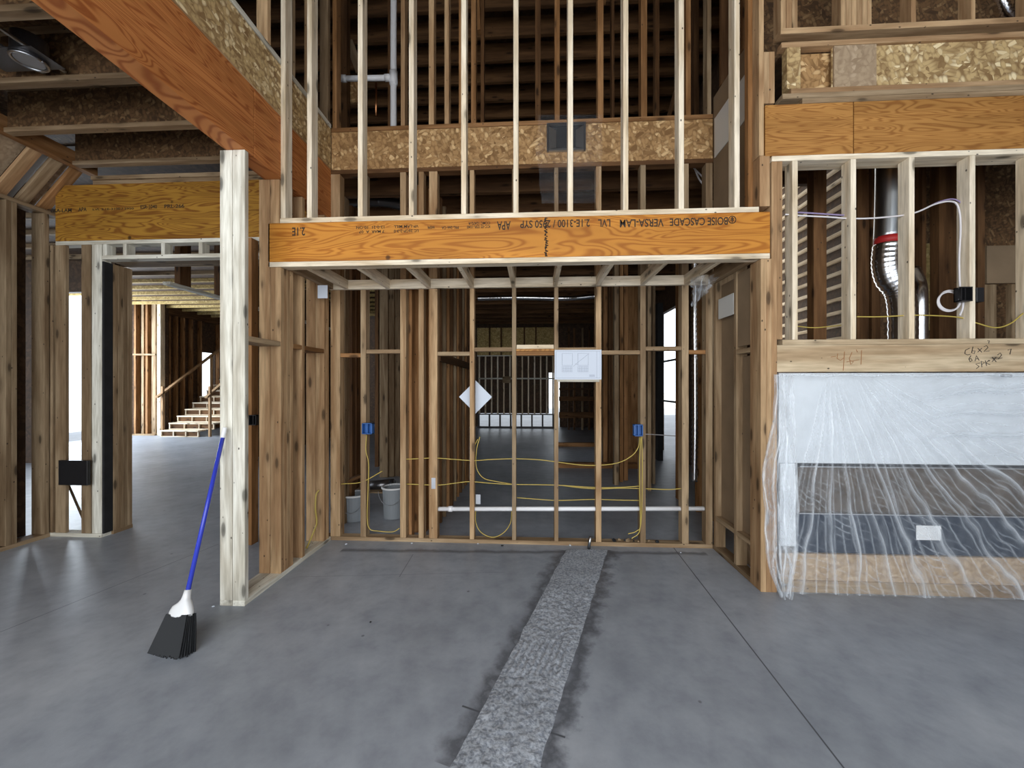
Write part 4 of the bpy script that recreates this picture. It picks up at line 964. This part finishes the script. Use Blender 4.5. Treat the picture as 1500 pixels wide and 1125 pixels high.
for pts, lb in cabs:
    dy = 0 if 'drop' not in lb else -.012-CAB.index(lb)*.0095-(.005 if 'second' in lb else 0)
    tube('cable', [PT(a, b, Ys+dy+CAB.index(lb)*.0095-.045) for i, (a, b) in enumerate(pts)], .0042, 'yellow_cable', lb, 'cable')
tube('cable', [PT(467, 718, 3.50), PT(463, 725, 3.48), PT(462, 745, 3.46), PT(464, 765, 3.46), PT(459, 780, 3.40), (XF(449, 3.36), 3.36, .045)], .008, 'yellow_cable', 'thick yellow cable end hanging in the alcove\'s left side wall', 'cable')
tube('cable', [PT(945, 636, 5.4), PT(965, 637, 5.5), PT(993, 639, 5.6)], .006, 'white_cable', 'thin dark cable crossing the bright doorway', 'cable')
board('nail_plate', XF(632, YB), XF(638, YB), YB-.002, YB+.0005, ZF(716, 635, YB), ZF(700, 635, YB), 'metal_plate', 'grey metal nail plate on the broad stud at the pipe end', 'nail plate', axis='Z')
board('nail_plate', XF(697, 3.72), XF(704, 3.72), 3.71, 3.715, ZF(738, 700, 3.72), ZF(724, 700, 3.72), 'metal_plate', 'grey metal plate beside the knotty stud above the white pipe', 'nail plate', axis='Z')
# pinned sheets
dr = empty('pinned_drawing', (XF(847, 3.65), 3.652, 1.6), 'white printed plan sheet pinned to two studs of the alcove back wall', 'drawing')
dx0, dx1, dz0, dz1 = XF(812.5, 3.652), XF(881, 3.652), ZF(556, 847, 3.652), ZF(512.5, 847, 3.652)
board('paper', dx0, dx1, 3.650, 3.6525, dz0, dz1, 'paper', parent=dr, axis='X', bev=0)
def dl(fx, fy): return (dx0+(dx1-dx0)*fx, dz1-(dz1-dz0)*fy)
L = []
def rect(a, b, c, d): L.append([dl(a, b), dl(c, b), dl(c, d), dl(a, d), dl(a, b)])
rect(.03, .05, .97, .95); rect(.16, .12, .38, .52); rect(.50, .12, .72, .52); L.append([dl(.90, .05), dl(.90, .95)])
L.append([dl(.40, .56), dl(.50, .42), dl(.74, .12)]); L.append([dl(.44, .46), dl(.49, .50)]); 
for k in range(7): L.append([dl(.16+.035*k, .56), dl(.16+.035*k, .74)]); L.append([dl(.50+.035*k, .56), dl(.50+.035*k, .74)])
for k in range(4): L.append([dl(.16, .56+.06*k), dl(.38, .56+.06*k)]); L.append([dl(.50, .56+.06*k), dl(.72, .56+.06*k)])
for k in range(4): L.append([dl(.74, .84+.02*k), dl(.86, .84+.02*k)])
bm = bmesh.new()
for l in L: tube_into(bm, [Vector((x, 3.6497, z)) for x, z in l], .0011, 4)
link('drawn_lines', bm, 'ink', dr, (0, 0, 0))
board('paper_backing', XF(816, 3.66), XF(878, 3.66), 3.6535, 3.6595, dz0-.022, dz0+.02, 'grey', 'grey strip sticking out below the pinned drawing', 'strip', axis='X')
s_ = .165; cxp, czp = XF(696.5, 3.77), ZF(581.5, 696, 3.77)
bm = bmesh.new(); c8 = []
for dy in (0, .003):
    c8.append([bm.verts.new((cxp+a, 3.77+dy, czp+b)) for a, b in ((-s_, 0), (0, -s_), (s_, 0), (0, s_))])
bm.faces.new(c8[0]); bm.faces.new(c8[1][::-1])
for k in range(4): bm.faces.new((c8[0][k], c8[1][k], c8[1][(k+1) % 4], c8[0][(k+1) % 4]))
bmesh.ops.recalc_face_normals(bm, faces=bm.faces[:])
tag(link('diamond_sheet', bm, 'paper'), 'blank white square sheet turned as a diamond behind the knotty stud', 'sheet')
board('small_label', XF(465.5, 3.44), XF(480, 3.44), 3.437, 3.4395, ZF(437, 472, 3.44), ZF(418, 472, 3.44), 'paper', 'small white card high on the alcove\'s left side studs', 'card', axis='Z')
# supply air vent in the rim
va = empty('vent_boot', (XF(829, YB), YB-.01, 3.7), 'grey sheet metal vent opening in the strand board rim', 'vent')
vx0, vx1, vz0, vz1 = XF(801, YB-.02), XF(858, YB-.02), ZF(221, 829, YB-.02), ZF(180, 829, YB-.02)
board('frame_left', vx0, vx0+.02, YB-.03, YB-.001, vz0, vz1, 'dark_duct', parent=va); board('frame_right', vx1-.02, vx1, YB-.03, YB-.001, vz0, vz1, 'dark_duct', parent=va)
board('frame_top', vx0+.02, vx1-.02, YB-.03, YB-.001, vz1-.03, vz1, 'dark_duct', parent=va); board('frame_bottom', vx0+.02, vx1-.02, YB-.03, YB-.001, vz0, vz0+.02, 'steel', parent=va)
board('dark_throat', vx0+.0205, vx1-.0205, YB-.006, YB-.002, vz0+.0205, vz1-.0305, 'black', parent=va, axis='X')
bm = bmesh.new()
for (a, b) in (((vx0+.02, vz0+.02), (vx0+.09, vz0+.12)), ((vx1-.02, vz0+.02), (vx1-.09, vz0+.12))):
    vs = [bm.verts.new((a[0], YB-.028, a[1])), bm.verts.new((b[0], YB-.008, b[1]-.08)), bm.verts.new((b[0], YB-.008, vz1-.06)), bm.verts.new((a[0], YB-.028, vz1-.031))]
    bm.faces.new(vs)
link('throat_side', bm, 'steel', va, (0, 0, 0))
def fvent(u, v):
    px = 786+96*u+(4*mn.noise(Vector((v*4, 1, u*3)))); py = 168+130*v
    y = YB-.06-.03*abs(math.sin(u*13+2*v))-.03*mn.noise(Vector((u*6, v*7, 3)))
    if v > .5: px = 829+(px-829)*(1-.35*(v-.5))
    return Vector((XF(px, y), y, ZF(py, px, y)))
sheet('plastic_film', 'film', 'thin clear plastic hanging loose over the vent opening', 50, 70, fvent, cat='plastic sheet')
def fclump(u, v):
    px = 1015+40*u*(1-.45*v)+5*mn.noise(Vector((u*4, v*4, 9))); py = 398+50*v+(-20*u*v)+4*mn.noise(Vector((u*5, v*3, 4)))
    y = 3.35+.05*math.sin(u*16)+.05*mn.noise(Vector((u*7, v*7, 3)))
    return Vector((XF(px, 3.35), y, min(2.452, ZF(py, px, 3.35))))
sheet('plastic_clump', 'sheet_thick', 'crumpled clear plastic dangling at the alcove ceiling\'s right corner', 50, 50, fclump, cat='plastic sheet')
# upstairs pipework
Yq = 4.2
up_ = empty('drain_pipe', (XF(576, Yq), Yq, 4.1), 'white-grey drain pipe with side branch on the upper floor', 'pipe')
tube('stack', [(XF(576.5, Yq), Yq, 4.052), PT(576.5, 60, Yq), PT(577, -40, Yq)], .034, 'pvc', parent=up_, seg=16)
tube('branch', [PT(493, 115.5, Yq), PT(576, 114, Yq)], .029, 'pvc', parent=up_, smoothpath=False, seg=16)
tube('tee_fitting', [PT(576.5, 105, Yq), PT(576.5, 124, Yq)], .044, 'pvc', parent=up_, smoothpath=False, seg=16)
tube('coupling', [PT(501, 115.3, Yq), PT(507, 115.2, Yq)], .037, 'white_plastic', parent=up_, smoothpath=False, seg=16)
tube('coupling', [PT(564, 114.2, Yq), PT(571, 114.1, Yq)], .037, 'pvc', parent=up_, smoothpath=False, seg=16)
tube('copper_pipe', [PT(551, 122, 4.5), PT(551, 170, 4.5)], .012, 'copper', 'thin copper pipe under the upper floor drain branch', 'pipe', smoothpath=False)
board('scrap_board', XF(509, 4.6), XF(524, 4.6), 4.6, 4.63, ZF(150, 515, 4.6), ZF(118, 515, 4.6), 'osb', 'square strand board scrap behind the upper drain branch', 'board', axis='Z')
stick('scrap_board', PT(511, 60, 4.7), PT(527, 105, 4.7), .10, .02, 'dull', 'slanted pale scrap board above the upper drain branch', 'board')
# buckets and things in the dark bath
def bucket(px, py, Y, r, h, label):
    e = empty('bucket', (XF(px, Y), Y, 0), label, 'bucket', 'buckets in the dark bay')
    bm = bmesh.new(); prof = [(0, 0), (r*.85, 0), (r, h), (r*1.06, h), (r*1.06, h-.02), (r, h-.02)]
    prof = [(0, .004), (r*.86, .004), (r*.98, h), (r*.94, h), (r*.82, .02), (0, .02)]
    seg = 28; rings = []
    for (a, z) in prof:
        rings.append([bm.verts.new((a*math.cos(2*math.pi*k/seg), a*math.sin(2*math.pi*k/seg), z)) for k in range(seg)])
    for A, B in zip(rings, rings[1:]):
        for k in range(seg):
            try: bm.faces.new((A[k], A[(k+1) % seg], B[(k+1) % seg], B[k]))
            except ValueError: pass
    bmesh.ops.remove_doubles(bm, verts=bm.verts[:], dist=1e-5)
    o = link('body', bm, 'bucket', e, e.location, smooth=False)
    bm = bmesh.new()
    tube_into(bm, [Vector((r*math.cos(2*math.pi*k/24), r*math.sin(2*math.pi*k/24), h-.012)) for k in range(25)], .011, 6)
    link('rim', bm, 'white_plastic', e, e.location, smooth=True)
    bm = bmesh.new(); tube_into(bm, [Vector((r*math.cos(a), -r*.5+0*math.sin(a)-r*.52, h-.03-.16*math.sin(a))) for a in [math.pi*k/14 for k in range(15)]], .003, 5)
    link('handle', bm, 'metal_plate', e, e.location)
bucket(520, 765, 4.25, .14, .30, 'grey-white bucket at the left of the dark bucket bay')
bucket(577, 765, 4.35, .13, .36, 'grey bucket at the right of the dark bucket bay')
t = empty('duct_roll', (XF(560, 4.7), 4.7, .5), 'grey roll of sheet lying on the buckets in the dark bay', 'roll')
tube('roll_body', [PT(540, 712, 4.62), PT(572, 709, 4.62)], .062, 'dark_duct', parent=t, smoothpath=False, seg=20)
tube('roll_end', [PT(571, 709, 4.62), PT(577, 708.6, 4.62)], .060, 'black', parent=t, smoothpath=False, seg=20)
board('low_shelf', XF(528, 4.9), XF(590, 4.9), 4.47, 4.9, .235, .25, 'dull', 'low board the grey roll lies on in the dark bay', 'board', axis='X')
for i, x in enumerate((XF(530, 4.85), XF(586, 4.85))):
    board('shelf_leg', x, x+.04, 4.55, 4.59, 0, .2345, 'dull', '%s short upright under the low board in the dark bay' % ('left', 'right')[i], 'board', 'short uprights in the dark bay')
stick('scrap_wood', (XF(500, 4.2), 4.1, .42), (XF(527, 4.2), 4.3, .5), .03, .06, 'dark', 'dark scrap lying over the left bucket', 'scrap')
# little stub pipe and debris
tube('stub_pipe', [(XF(862, 3.58), 3.58, .0), PT(865, 786, 3.57)], .014, 'steel', 'short grey stub pipe leaning at the end of the rough concrete strip', 'pipe', smoothpath=False)
def chip(px, py, s, mat, label, cat='scrap'):
    x, y = FLP(px, py); bm = bmesh.new(); bmesh.ops.create_icosphere(bm, subdivisions=1, radius=s)
    for v in bm.verts: v.co += Vector((R.uniform(-1, 1), R.uniform(-1, 1), R.uniform(-.6, .6)))*s*.35; v.co.z = max(v.co.z*.5+s*.4, 0)
    tag(link('debris_scrap', bm, mat, None, (x, y, .001)), label, cat, 'small scraps on the floor')
chip(507, 797.5, .010, 'paper', 'white scrap on the floor near the left end of the back wall')
chip(603, 796.5, .010, 'paper', 'white crumb before the stud right of the buckets')
chip(700, 797, .009, 'paper', 'white crumb at the foot of the knotty stud')
chip(736, 800, .012, 'bristle', 'dark crumb before the alcove back wall left of the rough strip')
chip(835, 799.5, .012, 'fire_white', 'pale crumb where the rough strip meets the back wall')
chip(997, 810, .008, 'paper', 'tiny white crumb on the floor at the right of the alcove')
chip(313, 889, .010, 'paper', 'white crumb at the foot of the white-grey post')
chip(543, 912, .007, 'bristle', 'tiny dark pebble on the floor, middle left')
for i in range(14):
    x = XF(900+i*7.5+R.uniform(-3, 3), YB+.03); s = R.uniform(.010, .022)
    bm = bmesh.new(); bmesh.ops.create_icosphere(bm, subdivisions=1, radius=s)
    for v in bm.verts: v.co += Vector((R.uniform(-1, 1), R.uniform(-1, 1), R.uniform(-1, 1)))*s*.4; v.co.z = max(0, v.co.z+s*.5)
    if i < 9: tag(link('rubble_piece', bm, 'dull' if i % 2 else 'bristle', None, (x, YB+.03+R.uniform(-.015, .015), W+.001)), '%s rubble lump from the left on the floor plate under the right blue box' % ORD[i], 'rubble', 'rubble on the floor plate')
    else: bm.free()
rb2 = empty('junk_pile', (XF(565, 3.9), 3.9, 0), 'small heap of brackets on the floor in the bucket bay', 'junk')
for i in range(8):
    stick('bracket', Vector((XF(560, 3.86)+R.uniform(-.08, .12), 3.86+R.uniform(-.04, .04), .012+.01*i)), Vector((XF(560, 3.86)+R.uniform(-.08, .16), 3.86+R.uniform(-.04, .04), .03+.012*i)), .03, .02, 'metal_plate', parent=rb2)
    o = COL.objects[-1]; o.location = o.location-rb2.location

# ================================================================== BROOM
foot = Vector((*FLP(254, 958), 0)); top = Vector((XF(328, 2.485), 2.485, ZF(634, 328, 2.485)))
ax = (top-foot).normalized(); Lb = (top-foot).length
br = empty('broom', foot, 'blue-handled broom with white cap and black bristles leaning on the white-grey post', 'broom')
side = Vector((.97, -.25, 0)); side = (side-ax*side.dot(ax)).normalized(); nor = ax.cross(side).normalized()
h0 = foot+ax*.30
tube('handle', [h0, foot+ax*(Lb-.03)], .0125, 'blue_metal', parent=br, smoothpath=False, seg=16)
tube('grip', [foot+ax*(Lb-.035), foot+ax*(Lb-.005), foot+ax*(Lb+.035)], .014, 'white_plastic', parent=br, seg=16, radii=None)
bm = bmesh.new(); rings = []
for (d, w, t) in ((.325, .016, .016), (.295, .018, .018), (.275, .024, .02), (.258, .042, .024), (.24, .066, .028), (.215, .080, .030), (.195, .084, .030), (.185, .083, .029)):
    rings.append([bm.verts.new((ax*d+side*(w*math.copysign(abs(math.cos(a))**.7, math.cos(a))+(-.012 if w > .05 else 0))+nor*t*math.copysign(abs(math.sin(a))**.7, math.sin(a)))) for a in [2*math.pi*k/24 for k in range(24)]])
for A, B in zip(rings, rings[1:]):
    for k in range(24): bm.faces.new((A[k], A[(k+1) % 24], B[(k+1) % 24], B[k]))
bm.faces.new(rings[0]); bm.faces.new(rings[-1][::-1]); bmesh.ops.recalc_face_normals(bm, faces=bm.faces[:])
link('cap', bm, 'white_plastic', br, foot, smooth=True)
bm = bmesh.new()
for i in range(46):
    for j in range(7):
        u = (i/45)*2-1+R.uniform(-.02, .02); t = (j/6)*2-1
        a = ax*.20+side*(u*.078-.012)+nor*t*.024
        k = -(foot+a).z/ax.z if False else 0
        spread = 1.38
        b = side*(u*.088*spread-.016)+nor*t*.042+ax*R.uniform(-.012, .008)
        wz = (foot+b).z
        b = b-ax*(wz-.004)/ax.z*1.0 if wz < .004 else b
        # angled cut: longer on the left
        b = b+ax*(.035*max(0, -u)) if False else b
        tube_into(bm, [a, (a+b)/2+side*R.uniform(-.003, .003), b], .003, 4, radii=[.0050, .0050, .0040])
link('bristles', bm, 'bristle', br, foot)

# ================================================================== CAMERA, LIGHT
cam = bpy.data.cameras.new('camera'); co_ = bpy.data.objects.new('camera', cam); COL.objects.link(co_)
co_.location = (0, 0, CAMZ); co_.rotation_euler = (math.pi/2, 0, TH)
cam.sensor_width = 36; cam.lens = 36*560/1500; cam.shift_y = 2.5/1500; cam.clip_start = .05; cam.clip_end = 300
bpy.context.scene.camera = co_
w = bpy.data.worlds.new('sky'); bpy.context.scene.world = w; w.use_nodes = True
bgn = w.node_tree.nodes['Background']; bgn.inputs[0].default_value = (.86, .93, 1.0, 1); bgn.inputs[1].default_value = 2.1
sun = bpy.data.lights.new('sun', 'SUN'); so = bpy.data.objects.new('sun', sun); COL.objects.link(so)
sun.energy = 3.0; sun.angle = math.radians(2); sun.color = (1, .96, .9)
so.rotation_euler = (math.radians(-38), math.radians(20), 0)
# daylight through front windows and hall side; wing fill added to brighten strips
def area_light(name, loc, rot, sx, sy, e, col=(1, .98, .94)):
    l = bpy.data.lights.new(name, 'AREA'); l.shape = 'RECTANGLE'; l.size = sx; l.size_y = sy; l.energy = e; l.color = col
    o = bpy.data.objects.new(name, l); COL.objects.link(o); o.location = loc; o.rotation_euler = rot; return o
area_light('front_window_light', (-.5, -2.5, 2.3), (math.radians(90), 0, 0), 6, 3.8, 240)
area_light('hall_window_light', (-12.6, 9.2, 2.0), (math.radians(90), 0, math.radians(-90)), 3.6, 3.6, 420, (.80, .90, 1))
area_light('wing_fill_light', (3.75, 7.52, 3.4), (math.radians(-90), 0, 0), 1.2, 6.0, 60, (1, .98, .92))  # added fill to brighten the pale strips
sc = bpy.context.scene
sc.view_settings.view_transform = 'Standard'; sc.view_settings.look = 'None'; sc.view_settings.gamma = 1; sc.view_settings.use_curve_mapping = False
sc.view_settings.exposure = 0.0
